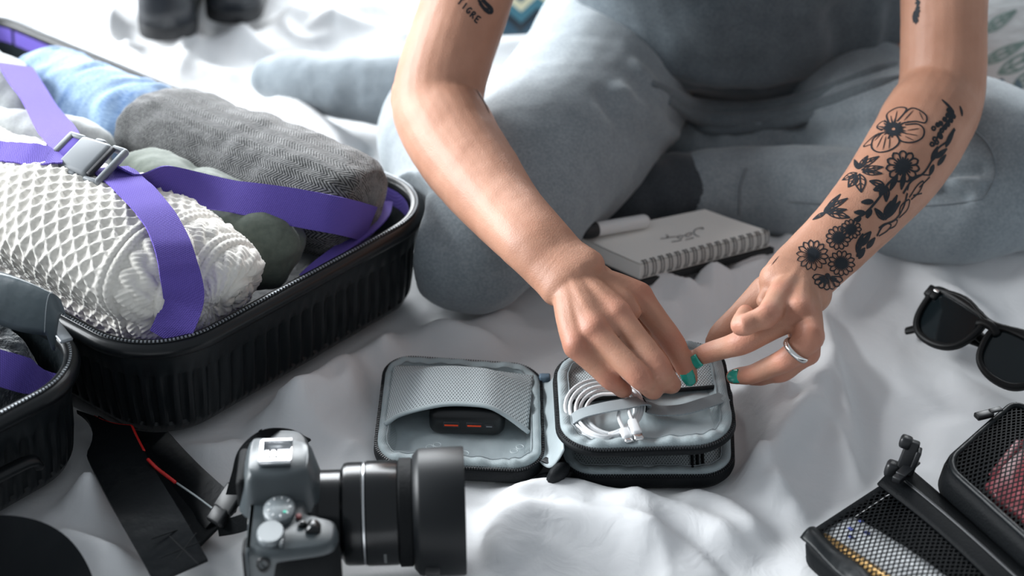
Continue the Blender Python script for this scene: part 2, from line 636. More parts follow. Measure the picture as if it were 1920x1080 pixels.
# folds seen in the bedding: pixel polyline, half-width (m), height (m)
FOLDS = [
    # puffy folds between the hands and the notebook
    ([(1190, 545), (1260, 560), (1330, 610)], .020, .016), ([(1285, 540), (1335, 555), (1350, 610)], .016, .012),
    ([(1340, 520), (1400, 510), (1450, 495)], .016, .016), ([(1440, 490), (1480, 470), (1510, 475)], .014, .016),
    ([(1160, 560), (1230, 600), (1290, 610)], .018, .014), ([(1290, 560), (1400, 540), (1460, 520)], .014, .013),
    ([(1560, 560), (1650, 470), (1760, 465), (1920, 520)], .03, .016), ([(1700, 470), (1790, 560), (1900, 600)], .02, .006),
    ([(1820, 470), (1900, 500), (1960, 560)], .016, .009), ([(1640, 480), (1590, 560), (1550, 600)], .018, .012),
    # hem and fold right of the pouch
    ([(1545, 560), (1562, 650), (1585, 740), (1640, 905)], .009, .007), ([(1540, 640), (1545, 720), (1500, 800), (1430, 900)], .02, .012),
    ([(1560, 760), (1470, 850), (1400, 950)], .014, .008), ([(1400, 700), (1450, 760), (1480, 800)], .016, .010),
    ([(1400, 870), (1440, 900), (1470, 960)], .018, .010), ([(1540, 770), (1600, 880), (1630, 930)], .010, .006),
    # in front of the pouch
    ([(900, 960), (1020, 930), (1180, 945)], .02, .010), ([(880, 1010), (1000, 985), (1160, 1000), (1280, 1060)], .026, .012),
    ([(1100, 960), (1200, 960), (1330, 1000), (1420, 1060)], .022, .010), ([(1240, 930), (1360, 960), (1470, 1040)], .018, .009),
    ([(940, 1070), (900, 1000), (890, 940)], .014, .008), ([(1420, 920), (1500, 960), (1540, 1050)], .016, .008),
    # between suitcase and pouch
    ([(745, 600), (720, 680), (670, 740), (640, 800)], .02, .012), ([(690, 640), (620, 720), (560, 800), (500, 820)], .022, .012),
    ([(770, 600), (860, 640), (980, 650)], .018, .010), ([(800, 620), (900, 610), (980, 570)], .016, .012),
    ([(690, 870), (720, 800), (700, 720)], .012, .006), ([(440, 800), (560, 790), (660, 760)], .024, .010),
    ([(280, 830), (400, 850), (480, 830)], .02, .008), ([(100, 960), (220, 930), (330, 960)], .024, .014),
    ([(40, 1010), (200, 1050), (330, 1060)], .02, .012), ([(400, 1040), (470, 1000), (500, 960)], .018, .010),
    # background, upper left
    ([(0, 60), (120, 50), (240, 75), (330, 85)], .03, .014), ([(200, 110), (330, 125), (470, 95), (560, 50)], .03, .022),
    ([(0, 20), (120, 10), (240, 20)], .03, .03), ([(420, 90), (500, 130), (530, 170)], .02, .024), ([(470, 60), (620, 55), (760, 30)], .025, .028),
    ([(560, 80), (650, 70), (780, 80)], .018, .02), ([(470, 215), (560, 245), (650, 270), (700, 290)], .022, .016), ([(340, 150), (430, 160), (490, 150)], .02, .02),
    ([(420, 190), (560, 250), (700, 320)], .018, .016), ([(600, 10), (720, 0), (800, -20)], .03, .03),
    ([(1850, 60), (1920, 50), (2000, 60)], .03, .03), ([(1660, 60), (1690, 120), (1720, 180)], .02, .015),
]
def bed_height(X, Y):
    h = 0.006 * fbm(X * 3.1 + 5, Y * 3.1, 0.3, 3)
    # soft cloth creases: warped ridged noise, stronger in the far bedding
    wx = X + 0.05 * fbm(X * 4, Y * 4, 2.0, 2); wy = Y + 0.05 * fbm(X * 4 + 9, Y * 4, 3.0, 2)
    a = 1 - np.abs(pnoise(wx * 6.0 + wy * 2.5, wy * 4.0 - wx * 1.5, 0.7))
    b = 1 - np.abs(pnoise(wx * 11.0 - wy * 5, wy * 9.0 + wx * 3, 4.7))
    far = sstep(1.55, 2.0, Y)
    smooth_right = sstep(0.20, 0.28, X) * (1 - sstep(1.35, 1.5, Y))
    k = (0.55 + 1.5 * far) * (1 - 0.8 * smooth_right)
    h = h + k * (0.016 * (a ** 5) + 0.006 * (b ** 6)) - 0.006
    for pts, w, A in FOLDS:
        if max(y for x, y in pts) < 330: A = A * .5          # the far bedding lies lower
        w3 = [P(x, y, 0) for x, y in pts]
        c = crom([(p.x, p.y) for p in w3], 5)
        m = (X > c[:, 0].min() - 4 * w) & (X < c[:, 0].max() + 4 * w) & (Y > c[:, 1].min() - 4 * w) & (Y < c[:, 1].max() + 4 * w)
        if not m.any(): continue
        d, t, s = poly_d(X[m], Y[m], c)
        taper = sstep(0, .3, np.minimum(t, 1 - t)) * .95 + .05
        w2 = w * (1 + 0.25 * s)
        h[m] += 1.7 * A * taper * (.8 * np.exp(-(d / w2) ** 2) + .2 * np.exp(-(d / (w2 * .4)) ** 2))
    # laid edges of the cloth: a small step along a line
    for pts, A, reach in STEPS:
        c = crom([tuple(P(x, y, 0))[:2] for x, y in pts], 6)
        d, t, s = poly_d(X, Y, c)
        taper = np.clip(np.minimum(t, 1 - t) * 6, 0, 1)
        h = h + A * taper * sstep(-.003, .003, s * d) * np.exp(-(d / reach) ** 2)
    return h
STEPS = [([(1535, 545), (1560, 650), (1585, 745), (1642, 905)], .0065, .05), ([(1560, 735), (1500, 770), (1440, 850), (1400, 930)], .006, .05),
         ([(1575, 760), (1610, 850), (1650, 930)], .004, .03), ([(745, 590), (735, 650), (700, 720), (690, 800)], .006, .05), ([(900, 1080), (905, 1000), (925, 950)], .006, .05),
         ([(1700, 480), (1760, 540), (1850, 560)], .003, .04), ([(1180, 1000), (1290, 1030), (1380, 1090)], .006, .05)]
FOOT = []      # footprints (world xy outlines) that press the bedding flat: filled in below
def press(pts, z=0.0, soft=0.03):
    FOOT.append(([tuple(P(x, y, z))[:2] for x, y in pts], soft))
press([(0, 95), (330, 190), (810, 400), (760, 560), (300, 800), (-100, 900), (-500, 500)], 0.0, .03)    # suitcase
press([(705, 690), (1020, 690), (1340, 650), (1385, 850), (1340, 905), (1050, 890), (720, 870)], 0.0, .025)   # pouch
NOTE = [([tuple(P(x, y, .016))[:2] for x, y in ((1075, 455), (1320, 398), (1455, 445), (1200, 512))], .02)]                                      # notebook
press([(480, 930), (600, 890), (870, 890), (870, 1075), (660, 1090), (480, 1090)], 0, .03)               # camera
press([(1700, 560), (1920, 640), (1990, 780), (1850, 750)], 0, .03)                                        # sunglasses
press([(1490, 1020), (1690, 890), (1760, 880), (1780, 800), (2000, 740), (2000, 1200), (1600, 1200)], 0, .03)  # organizer
press([(180, 790), (300, 850), (430, 960), (440, 1000), (350, 1060), (300, 1060)], 0, .03)                # strap
press([(740, 500), (860, 590), (1020, 520), (1280, 420), (1920, 470), (2050, 420), (2000, 180), (1300, 20), (1000, 20), (780, 120), (500, 130), (500, 180), (740, 260)], 0, .04)  # person
def press_mask(X, Y, foot=None):
    M = np.zeros(X.shape)
    for pts, soft in (FOOT if foot is None else foot):
        xs = [p[0] for p in pts]; ys = [p[1] for p in pts]
        m = (X > min(xs) - 3 * soft) & (X < max(xs) + 3 * soft) & (Y > min(ys) - 3 * soft) & (Y < max(ys) + 3 * soft)
        x, y = X[m], Y[m]
        ins = np.zeros(x.shape, bool)
        n = len(pts)
        for i in range(n):
            (ax, ay), (bx, by) = pts[i], pts[(i + 1) % n]
            c = ((ay > y) != (by > y)) & (x < (bx - ax) * (y - ay) / (by - ay + 1e-12) + ax)
            ins ^= c
        d, t, s = poly_d(x, y, list(pts) + [pts[0]])
        v = np.where(ins, 1.0, 1 - sstep(0, soft, d))
        M[m] = np.maximum(M[m], v)
    return M
def build_duvet():
    def axis(a, b, f0, f1, fine, coarse):
        out = [a]
        while out[-1] < b:
            out.append(out[-1] + (fine if f0 <= out[-1] < f1 else coarse))
        return np.array(out)
    xs = axis(BX0, BX1, -0.55, 0.6, 0.0042, 0.016)
    ys = axis(BY0, BY1, 1.0, 2.15, 0.0042, 0.016)
    X, Y = np.meshgrid(xs, ys)
    h = bed_height(X, Y)
    pm = press_mask(X, Y)
    h = h * (1 - pm) + pm * (-0.003)
    nbk = press_mask(X, Y, NOTE)
    h = h * (1 - nbk) + nbk * .014        # the notebook rides on a puff of bedding
    # drape over the mattress edge
    e = np.minimum(np.minimum(X - BX0, BX1 - X), np.minimum(Y - BY0, BY1 - Y))
    Z = h - 0.22 * (1 - sstep(0.0, 0.09, e)) ** 1.3
    nx, ny = len(xs), len(ys)
    V = np.stack([X, Y, Z], -1).reshape(-1, 3)
    i = np.arange(nx * ny).reshape(ny, nx)
    F = np.stack([i[:-1, :-1], i[:-1, 1:], i[1:, 1:], i[1:, :-1]], -1).reshape(-1, 4)
    return V, F
m, nt, b = nodes_of('duvet_cotton')
b.inputs['Base Color'].default_value = (0.80, 0.805, 0.815, 1)
b.inputs['Roughness'].default_value = 0.85; b.inputs['Sheen Weight'].default_value = 0.15
b.inputs['Specular IOR Level'].default_value = 0.2
tc = nt.nodes.new('ShaderNodeTexCoord')
nz = nt.nodes.new('ShaderNodeTexNoise'); nz.inputs['Scale'].default_value = 38; nz.inputs['Detail'].default_value = 5; nz.inputs['Distortion'].default_value = 1.2
nt.links.new(tc.outputs['Object'], nz.inputs['Vector'])
bumpnode(nt, nz.outputs['Fac'], 0.22, 0.006, b)
M_duvet = m
duv = add('duvet', build_duvet(), M_duvet)
tag(duv, 'rumpled white cotton duvet spread across the whole bed', 'duvet')

# ================================================================== person: body
V3 = Vector
def arm_pts(spec):
    return [V3(s) for s in spec]
toward = -np.array([0, CP, -SP])          # from the scene to the camera
SHR, SHL = V3((0.025, 1.63, 0.385)), V3((0.375, 1.63, 0.385))
ELR, ELL = PY(822, 178, 1.455), PY(1766, 165, 1.47)
# right arm -------------------------------------------------------
WR = P(1042, 493, 0.122)
right_arm = [
    (SHR, (.045, .05)), (SHR.lerp(ELR, .35), (.0395, .043)), (SHR.lerp(ELR, .72) + V3((-.002, -.004, 0)), (.0375, .039)),
    (ELR, (.0385, .036)), (PY(846, 255, 1.412), (.0385, .036)), (PY(893, 325, 1.366), (.0355, .033)),
    (PY(945, 392, 1.317), (.0305, .028)), (PY(1000, 450, 1.27), (.0275, .0225)), (WR, (.0262, .019)), (P(1075, 522, .118), (.0285, .0175))]
FING_R = {
    'index':  [P(1198, 556, .104), P(1262, 643, .082), P(1286, 690, .067), P(1295, 711, .060)],
    'middle': [P(1157, 591, .108), P(1234, 688, .086), P(1256, 719, .070), P(1261, 723, .059)],
    'ring':   [P(1114, 620, .105), P(1199, 708, .085), P(1223, 731, .070), P(1228, 733, .059)],
    'little': [P(1081, 650, .096), P(1146, 713, .076), P(1167, 730, .065), P(1172, 731, .057)],
}
THUMB_R = [P(1092, 520, .100), P(1165, 585, .080), P(1232, 645, .071), P(1262, 684, .061)]
# left arm --------------------------------------------------------
WL = P(1508, 510, .098)
left_arm = [
    (SHL, (.045, .05)), (SHL.lerp(ELL, .35), (.040, .043)), (SHL.lerp(ELL, .72), (.0365, .039)),
    (ELL, (.0365, .037)), (PY(1737, 232, 1.425), (.0385, .036)), (PY(1690, 310, 1.38), (.0365, .033)),
    (PY(1633, 382, 1.335), (.0315, .028)), (PY(1572, 448, 1.30), (.0282, .0235)), (WL, (.0268, .0205)), (P(1490, 540, .104), (.029, .019))]
FING_L = {
    'index':  [P(1462, 560, .118), P(1438, 592, .128), P(1390, 611, .124), P(1398, 585, .112)],
    'middle': [P(1497, 588, .118), P(1395, 640, .098), P(1331, 661, .080), P(1300, 672, .070)],
    'ring':   [P(1518, 632, .112), P(1478, 672, .094), P(1412, 702, .070), P(1374, 706, .058)],
    'little': [P(1513, 662, .096), P(1468, 697, .076), P(1428, 708, .060), P(1404, 709, .052)],
}
THUMB_L = [P(1462, 540, .092), P(1410, 575, .080), P(1362, 618, .068), P(1338, 643, .060)]
FR = {'index': (.0108, .0092, .0080, .0064), 'middle': (.0112, .0096, .0082, .0066), 'ring': (.0106, .0090, .0078, .0062), 'little': (.0096, .0078, .0068, .0055)}
def finger(ch, r, hand_dir):
    """one finger as a chain with swelling joints"""
    a, b, c, d = ch
    pts = [a, a.lerp(b, .5), b, b.lerp(c, .5), c, c.lerp(d, .6), d]
    rad = [r[0], (r[0] + r[1]) / 2 * .95, r[1] * 1.03, (r[1] + r[2]) / 2 * .96, r[2], (r[2] + r[3]) / 2 * .99, r[3] * .92]
    # straight segments, rounded joints
    return loft(pts, [(q, q * .94) for q in rad], hand_dir, 14, 4)
def hand(wrist, base, fing, thumb, up, thumb_r=(.0125, .0108, .0098, .0074)):
    vf = []
    for k, ch in fing.items():
        vf.append(finger(ch, FR[k], up))
        a = ch[0]
        # metacarpal
        s = wrist.lerp(base, .7)
        mid = s.lerp(a, .55)
        vf.append(loft([s, mid, a], [(.013, .0125), (.0135, .0125), (FR[k][0] * 1.06, FR[k][0] * 1.02)], up, 14, 4))
    # web between neighbouring knuckles
    ks = list(fing)
    for k, l in zip(ks, ks[1:]):
        a, b = fing[k], fing[l]
        m0 = a[0].lerp(b[0], .5); m1 = a[0].lerp(a[1], .28).lerp(b[0].lerp(b[1], .28), .5)
        s = wrist.lerp(m0, .45)
        vf.append(loft([s, m0.lerp(s, .2), m0.lerp(m1, .5)], [(.012, .0105), (.011, .0095), (.007, .006)], up, 12, 4))
    a, b, c, d = thumb
    vf.append(loft([a, a.lerp(b, .5), b, b.lerp(c, .5), c, c.lerp(d, .6), d],
                   [(.0165, .0165), (.0165, .0155), (thumb_r[0], thumb_r[0]), (.0108, .0104), (thumb_r[2] * 1.06, .0096), (.0094, .0084), (thumb_r[3], .0064)], up, 14, 4))
    # thenar pad joining thumb and palm
    i0 = fing['index'][0]
    vf.append(loft([wrist.lerp(a, .6), a.lerp(i0, .3), b.lerp(i0, .5)], [(.016, .014), (.015, .012), (.008, .006)], up, 12, 4))
    return vf
upv = V3((0, -0.35, 0.94))
def arm(spec):
    return loft([s[0] for s in spec], [s[1] for s in spec], (0, -.6, .8), 28, 8)
parts_fine = [arm(right_arm), arm(left_arm)]
parts_fine += hand(WR, right_arm[-1][0], FING_R, THUMB_R, upv)
parts_fine += hand(WL, left_arm[-1][0], FING_L, THUMB_L, upv)
# rounded elbow of the right arm
parts_fine.append(loft([ELR + V3((-.012, .012, -.006)), ELR + V3((-.013, .0, -.004))], [.028, .028], (0, 0, 1), 16, 3))
Va, Fa, Na = remesh(parts_fine, 0.00155, 7, 0.5)
# relief: knuckle creases, tendons, soft irregularity
def joint_relief(V, N):
    d = np.zeros(len(V)); red = np.zeros(len(V))
    for fing in (FING_R, FING_L):
        for k, ch in fing.items():
            for j in (1, 2):
                a = np.array(ch[j]); ax = np.array(ch[j + 1] if j < 3 else ch[j]) - np.array(ch[j - 1])
                ax /= np.linalg.norm(ax)
                q = V - a
                r = np.linalg.norm(q, axis=1)
                m = r < .017
                s = q[m] @ ax
                dors = np.clip((N[m] @ np.array([0, -.5, .86])), 0, 1)
                g = np.exp(-((np.abs(s) % .0024 - .0012) / .0005) ** 2) * np.exp(-(s / .0046) ** 2) * dors
                d[m] -= g * (.00042 if j == 1 else .0003)
                red[m] = np.maximum(red[m], np.exp(-(r[m] / .009) ** 2) * (0.9 if j == 1 else .6))
            a = np.array(ch[0]); r = np.linalg.norm(V - a, axis=1)
            red = np.maximum(red, .75 * np.exp(-(r / .011) ** 2))
            r = np.linalg.norm(V - np.array(ch[3]), axis=1)
            red = np.maximum(red, .55 * np.exp(-(r / .010) ** 2))
            # extensor tendon from wrist to knuckle
    d += .0004 * fbm(V[:, 0] * 45, V[:, 1] * 45, V[:, 2] * 45, 2)
    return d, red
# knuckle bumps
def bumps(V, N):
    d = np.zeros(len(V))
    for fing, wr in ((FING_R, WR), (FING_L, WL)):
        for k, ch in fing.items():
            a = np.array(ch[0]) + np.array(upv) * FR[k][0]
            r = np.linalg.norm(V - a, axis=1)
            d += .0011 * np.exp(-(r / .008) ** 2)
            p0 = np.array(wr.lerp(ch[0], .35)); p1 = np.array(ch[0])
            ab = p1 - p0; t = np.clip(((V - p0) @ ab) / (ab @ ab), 0, 1)
            q = V - (p0 + t[:, None] * ab)
            ax = ab / np.linalg.norm(ab)
            side = np.cross(ax, np.array(upv)); side /= np.linalg.norm(side)
            lat = q @ side
            dors = np.clip(N @ np.array(upv), 0, 1)
            near = np.linalg.norm(q, axis=1) < .022
            d += near * dors * .0006 * np.exp(-(lat / .0026) ** 2) * np.sin(np.clip(t, 0, 1) * pi) ** .7
    return d
# wrist creases
def wrist_lines(V, N):
    d = np.zeros(len(V))
    for w, e in ((WR, right_arm[-3][0]), (WL, left_arm[-3][0])):
        ax = np.array(w - e); ax /= np.linalg.norm(ax)
        q = V - np.array(w); s = q @ ax; r = np.linalg.norm(q - s[:, None] * ax, axis=1)
        for off in (.004, .010):
            ss = s - off + .003 * np.sin(q[:, 0] * 120)
            d -= (r < .04) * .00012 * np.exp(-(ss / .0007) ** 2)
    return d
dd, red = joint_relief(Va, Na)
dd = dd + bumps(Va, Na) + wrist_lines(Va, Na)
Va = Va + Na * dd[:, None]

# head, neck, trunk, legs: under the clothes or above the frame, joined to the same body
CH = V3((0.20, 1.655, 0.36)); PEL = V3((0.235, 1.80, 0.095))
HEAD = V3((0.205, 1.50, 0.62))
coarse = [
    loft([PEL + V3((0, .02, -.02)), PEL.lerp(CH, .35) + V3((0, .02, 0)), PEL.lerp(CH, .7) + V3((0, .01, 0)), CH, CH + V3((0, -.02, .05))],
         [(.12, .07), (.11, .07), (.11, .075), (.12, .08), (.09, .06)], (0, -.8, .6), 24, 5),
    loft([SHR + V3((.03, 0, .0)), CH + V3((0, -.01, .045)), SHL + V3((-.03, 0, 0))], [.05, .06, .05], (0, 0, 1), 16, 5),
    loft([CH + V3((0, -.02, .06)), HEAD + V3((0, .03, -.08))], [.054, .05], (0, 1, 0), 16, 4),
    loft([HEAD + V3((0, -.035, -.075)), HEAD + V3((0, -.03, -.03)), HEAD + V3((0, 0, .01)), HEAD + V3((0, .01, .05))], [(.035, .04), (.062, .068), (.072, .088), (.058, .068)], (0, -1, .2), 20, 5),
    loft([HEAD + V3((0, -.10, .005)), HEAD + V3((0, -.112, -.022))], [.007, .011], (0, 0, 1), 10, 3),                # nose
    loft([HEAD + V3((-.020, -.094, -.048)), HEAD + V3((0, -.102, -.049)), HEAD + V3((.020, -.094, -.048))], [.004, .0065, .004], (0, 0, 1), 8, 3),   # lips
]
for s in (-1, 1):
    coarse.append(loft([HEAD + V3((s * .074, .012, .012)), HEAD + V3((s * .078, .014, -.018))], [(.006, .016), (.005, .010)], (0, 1, 0), 10, 3))   # ears
    coarse.append(loft([HEAD + V3((s * .012, -.090, .028)), HEAD + V3((s * .045, -.078, .026))], [.006, .006], (0, 0, 1), 8, 3))                 # brow
KR, KL = P(884, 458, .060), P(1905, 325, .072)
AR, AL = P(842, 172, .05), P(1300, 360, .036)
HIPR, HIPL = PEL + V3((-.085, 0, 0)), PEL + V3((.085, 0, 0))
for h, k, a, toe in ((HIPR, KR, AR, P(505, 152, .035)), (HIPL, KL, AL, P(1165, 386, .027))):
    coarse.append(loft([h, h.lerp(k, .5) + V3((0, 0, .0)), k], [.05, .042, .034], (0, 0, 1), 16, 4))
    coarse.append(loft([k, (k.lerp(a, .5) + V3((-.02, 0, 0)) if k is KR else P(1600, 375, .046)), a], [.034, .016, .016], (0, 0, 1), 16, 4))
    coarse.append(loft([a, a.lerp(toe, .5), a.lerp(toe, .85)], [.022, .018, .012], (0, 0, 1), 16, 4))
Vb, Fb, Nb = remesh(coarse, 0.0055, 4, 0.5)
Vbody, Fbody = list(map(tuple, Va)) + list(map(tuple, Vb)), list(Fa) + [tuple(i + len(Va) for i in f) for f in Fb]
redall = np.r_[red, np.zeros(len(Vb))]

# skin
m, nt, b = nodes_of('skin')
b.inputs['Roughness'].default_value = 0.5
b.inputs['Specular IOR Level'].default_value = 0.35
b.inputs['Subsurface Weight'].default_value = 0.12
b.inputs['Subsurface Radius'].default_value = (0.012, 0.005, 0.003)
b.inputs['Subsurface Scale'].default_value = 0.6
tc = nt.nodes.new('ShaderNodeTexCoord')
n1 = nt.nodes.new('ShaderNodeTexNoise'); n1.inputs['Scale'].default_value = 30; n1.inputs['Detail'].default_value = 6
nt.links.new(tc.outputs['Object'], n1.inputs['Vector'])
r1 = nt.nodes.new('ShaderNodeValToRGB')
r1.color_ramp.elements[0].position = .3; r1.color_ramp.elements[0].color = (.42, .208, .135, 1)
r1.color_ramp.elements[1].position = .7; r1.color_ramp.elements[1].color = (.50, .265, .180, 1)
nt.links.new(n1.outputs['Fac'], r1.inputs[0])
at = nt.nodes.new('ShaderNodeAttribute'); at.attribute_name = 'flush'
mx = nt.nodes.new('ShaderNodeMix'); mx.data_type = 'RGBA'
nt.links.new(mnode(nt, 'MULTIPLY', at.outputs['Fac'], 0.9), mx.inputs[0])
nt.links.new(r1.outputs[0], mx.inputs[6]); mx.inputs[7].default_value = (.50, .165, .115, 1)
nt.links.new(mx.outputs[2], b.inputs['Base Color'])
n2 = nt.nodes.new('ShaderNodeTexVoronoi'); n2.inputs['Scale'].default_value = 700
nt.links.new(tc.outputs['Object'], n2.inputs['Vector'])
bumpnode(nt, n2.outputs['Distance'], 0.12, 0.0012, b)
M_skin = m
person = add('person', (Vbody, Fbody), M_skin)
att = person.data.attributes.new('flush', 'FLOAT', 'POINT')
if len(person.data.vertices) == len(redall):
    att.data.foreach_set('value', redall.astype(np.float32))
tag(person, 'person in grey t-shirt and leggings seated on bed, hands over open pouch', 'person')

# nails
M_nail = mat('teal_nail_polish', lin((22, 158, 140)), 0.22, coat=0.6)
def nail(tip, axis, normal, w, l, name='fingernail'):
    """curved plate: tip centre, finger axis towards tip, outward normal"""
    axis = V3(axis).normalized(); normal = V3(normal); normal = (normal - axis * normal.dot(axis)).normalized()
    side = axis.cross(normal)
    def f(u, v):
        a = (u - .5) * 2
        taper = 1 - .35 * max(0, v - .55) ** 1.2 * 2
        x = a * w * taper
        back = -.25 * l * (a * a) * (1 if v < .3 else 0.9) if v > .5 else .12 * l * a * a
        y = (v - .5) * 2 * l + (back if v > .5 else back)
        return V3(tip) + side * x + axis * y + normal * (.0012 - .32 * w * a * a - .0006 * (v * 2 - 1) ** 2)
    VF, uv = solidgrid(9, 9, f, .0007)
    return add(name, VF, M_nail, person)
bvh_body = bvh_of(person)
def nail_px(x, y, axis, w=.0052, l=.0062):
    h, n, i, d = bvh_body.ray_cast(CAMP, ray(x, y))
    if h is None:
        return
    nn = (n * .6 + V3(-ray(x, y)) * .4).normalized()
    nail(h, axis, nn, w, l)
nail_px(1291, 709, FING_R['index'][3] - FING_R['index'][2])
nail_px(1301, 681, FING_L['middle'][3] - FING_L['middle'][2] + V3((0, 0, -.004)))
nail_px(1374, 706, FING_L['ring'][3] - FING_L['ring'][2])

# silver ring on the left ring finger
M_silver = mat('silver', (.85, .84, .82), .22, metal=1.0)
a, c = FING_L['ring'][0], FING_L['ring'][1]
rc = a.lerp(c, .62); rd = (c - a).normalized()
q = rd.to_track_quat('Z', 'Y').to_matrix().to_4x4(); q.translation = rc
prof = [(.0101, -.0021), (.0111, -.0019), (.0115, 0), (.0111, .0019), (.0101, .0021), (.0101, -.0021)]
add('ring', xf(lathe(prof, 40, close=False), q), M_silver, person, label='plain silver ring band on a finger')

# face and hair (above the frame)
M_eye = mat('eye_white', (.85, .85, .83), .2)
M_iris = mat('iris', (.10, .06, .03), .15)
M_hair = mat('dark_hair', (.05, .03, .02), .45, bump=(90, .4, .004), aniso=(1, 1, .1))
for s in (-1, 1):
    e = HEAD + V3((s * .030, -.074, .008))
    eye = add('eye', loft([e, e + V3((0, -.002, 0))], [.0115, .0115], (0, 0, 1), 16, 2), M_eye, person)
    add('iris', lathe([(.0055, 0), (.005, -.0008)], 20, 'y', tuple(e + V3((0, -.0132, -.002)))), M_iris, eye)
Vh, Fh, Nh = remesh([loft([HEAD + V3((0, .035, -.05)), HEAD + V3((0, .028, .02)), HEAD + V3((0, .016, .066))], [(.075, .062), (.083, .078), (.060, .066)], (0, -1, .1), 20, 5),
                     loft([HEAD + V3((0, .10, .03)), HEAD + V3((0, .13, .03))], [.03, .028], (0, 0, 1), 14, 3)], .005, 3)
add('hair', (Vh, Fh), M_hair, person)

# ------------------------------------------------------------------ leggings
def heather(name, c0, c1, scale=420, rough=.9):
    m, nt, b = nodes_of(name)
    b.inputs['Roughness'].default_value = rough; b.inputs['Sheen Weight'].default_value = .35; b.inputs['Specular IOR Level'].default_value = .2
    tc = nt.nodes.new('ShaderNodeTexCoord')
    n = nt.nodes.new('ShaderNodeTexNoise'); n.inputs['Scale'].default_value = scale; n.inputs['Detail'].default_value = 2
    nt.links.new(tc.outputs['Object'], n.inputs['Vector'])
    n2 = nt.nodes.new('ShaderNodeTexNoise'); n2.inputs['Scale'].default_value = 60; n2.inputs['Detail'].default_value = 3
    nt.links.new(tc.outputs['Object'], n2.inputs['Vector'])
    f = mnode(nt, 'MULTIPLY_ADD', n2.outputs['Fac'], .35, mnode(nt, 'MULTIPLY', n.outputs['Fac'], .65))
    r = mixcol(nt, f, c0, c1, b.inputs['Base Color'])
    r.color_ramp.elements[0].position = .36; r.color_ramp.elements[1].position = .64
    bumpnode(nt, f, .15, .001, b)
    return m
M_leg = heather('heather_grey_jersey', (.195, .228, .250), (.275, .312, .336))
M_shirt = heather('slate_grey_jersey', (.080, .102, .118), (.130, .158, .178), 500)
M_sock = heather('grey_sock_knit', (.17, .20, .225), (.225, .26, .285), 600)
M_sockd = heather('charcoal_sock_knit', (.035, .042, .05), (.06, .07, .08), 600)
thR = [HIPR + V3((-.015, .02, .01)), P(1090, 215, .085), P(985, 330, .080), KR]
leg_vf = [
    loft([PEL + V3((-.11, .03, -.005)), PEL + V3((0, .03, 0)), PEL + V3((.11, .03, -.005))], [(.10, .075), (.14, .085), (.10, .070)], (0, 0, 1), 24, 5),
    loft([V3((.15, 1.70, .03)), V3((.24, 1.66, .035)), V3((.33, 1.64, .04))], [(.09, .045), (.10, .045), (.09, .045)], (0, 0, 1), 24, 5),
    loft(thR, [(.084, .078), (.084, .080), (.076, .072), (.061, .060)], (0, 0, 1), 28, 6),
    loft([KR, P(842, 340, .060), P(806, 245, .056), P(835, 160, .05)], [(.060, .058), (.052, .054), (.050, .050), (.040, .042)], (0, 0, 1), 24, 6),
    loft([HIPL + V3((.0, .01, -.02)), P(1640, 240, .070), P(1790, 275, .078), KL], [(.075, .066), (.066, .062), (.068, .068), (.070, .070)], (0, 0, 1), 28, 6),
    loft([KL, P(1780, 385, .052), P(1600, 375, .046), P(1440, 357, .038), P(1325, 356, .036)], [(.068, .068), (.055, .052), (.048, .046), (.041, .040), (.039, .038)], (0, 0, 1), 24, 6),
]
Vl, Fl, Nl = remesh(leg_vf, .0042, 6, .5)
def tri_wave_folds(V, N, specs):
    """soft folds as ridges along pixel polylines (pts with z), half width w, height A"""
    d = np.zeros(len(V))
    for pts, w, A in specs:
        c = crom([tuple(p) for p in pts], 5)
        for i in range(len(c) - 1):
            pass
        best = np.full(len(V), 1e9); par = np.zeros(len(V))
        lo, hi = c.min(0) - 4 * w - .02, c.max(0) + 4 * w + .02
        m = np.all((V > lo) & (V < hi), axis=1)
        q = V[m]; bb = np.full(len(q), 1e9); pp = np.zeros(len(q))
        for i in range(len(c) - 1):
            ab = c[i + 1] - c[i]; t = np.clip(((q - c[i]) @ ab) / (ab @ ab + 1e-12), 0, 1)
            r = np.linalg.norm(q - c[i] - t[:, None] * ab, axis=1)
            k = r < bb; bb = np.where(k, r, bb); pp = np.where(k, (i + t) / (len(c) - 1), pp)
        d[m] += A * np.exp(-(bb / w) ** 2) * np.clip(np.minimum(pp, 1 - pp) * 5 + .15, 0, 1)
    return d
bv_leg = BVHTree.FromPolygons([tuple(v) for v in Vl], Fl)
def on(bv, pts, off=0.0):
    out = []
    for x, y in pts:
        h, n, i, d = bv.ray_cast(CAMP, ray(x, y))
        if h is not None: out.append(h + n * off)
    return out
LF = []
for pts, w, A in [
        ([(1320, 245), (1450, 262), (1600, 240), (1690, 215)], .010, -.006), ([(1230, 260), (1300, 235), (1380, 250)], .010, .007),
        ([(1300, 225), (1420, 235), (1560, 215)], .010, .006), ([(1240, 215), (1290, 250), (1350, 262)], .008, -.006),
        ([(1755, 330), (1800, 322), (1860, 318)], .007, -.010), ([(1750, 345), (1790, 360), (1825, 372)], .007, -.010), ([(1740, 335), (1800, 340), (1850, 345)], .008, .006),
        ([(735, 350), (760, 335), (800, 330)], .007, .005), ([(740, 370), (780, 355), (820, 352)], .006, -.004),
        ([(1150, 150), (1200, 210), (1270, 250)], .012, .006), ([(1110, 160), (1170, 235), (1240, 275)], .010, -.005),
        ([(1180, 110), (1240, 180), (1310, 215)], .010, .006), ([(1000, 500), (960, 540), (900, 570)], .012, .003),
        ([(1500, 300), (1620, 310), (1700, 300)], .008, -.004)]:
    q = on(bv_leg, pts)
    if len(q) >= 2: LF.append((q, w, A))
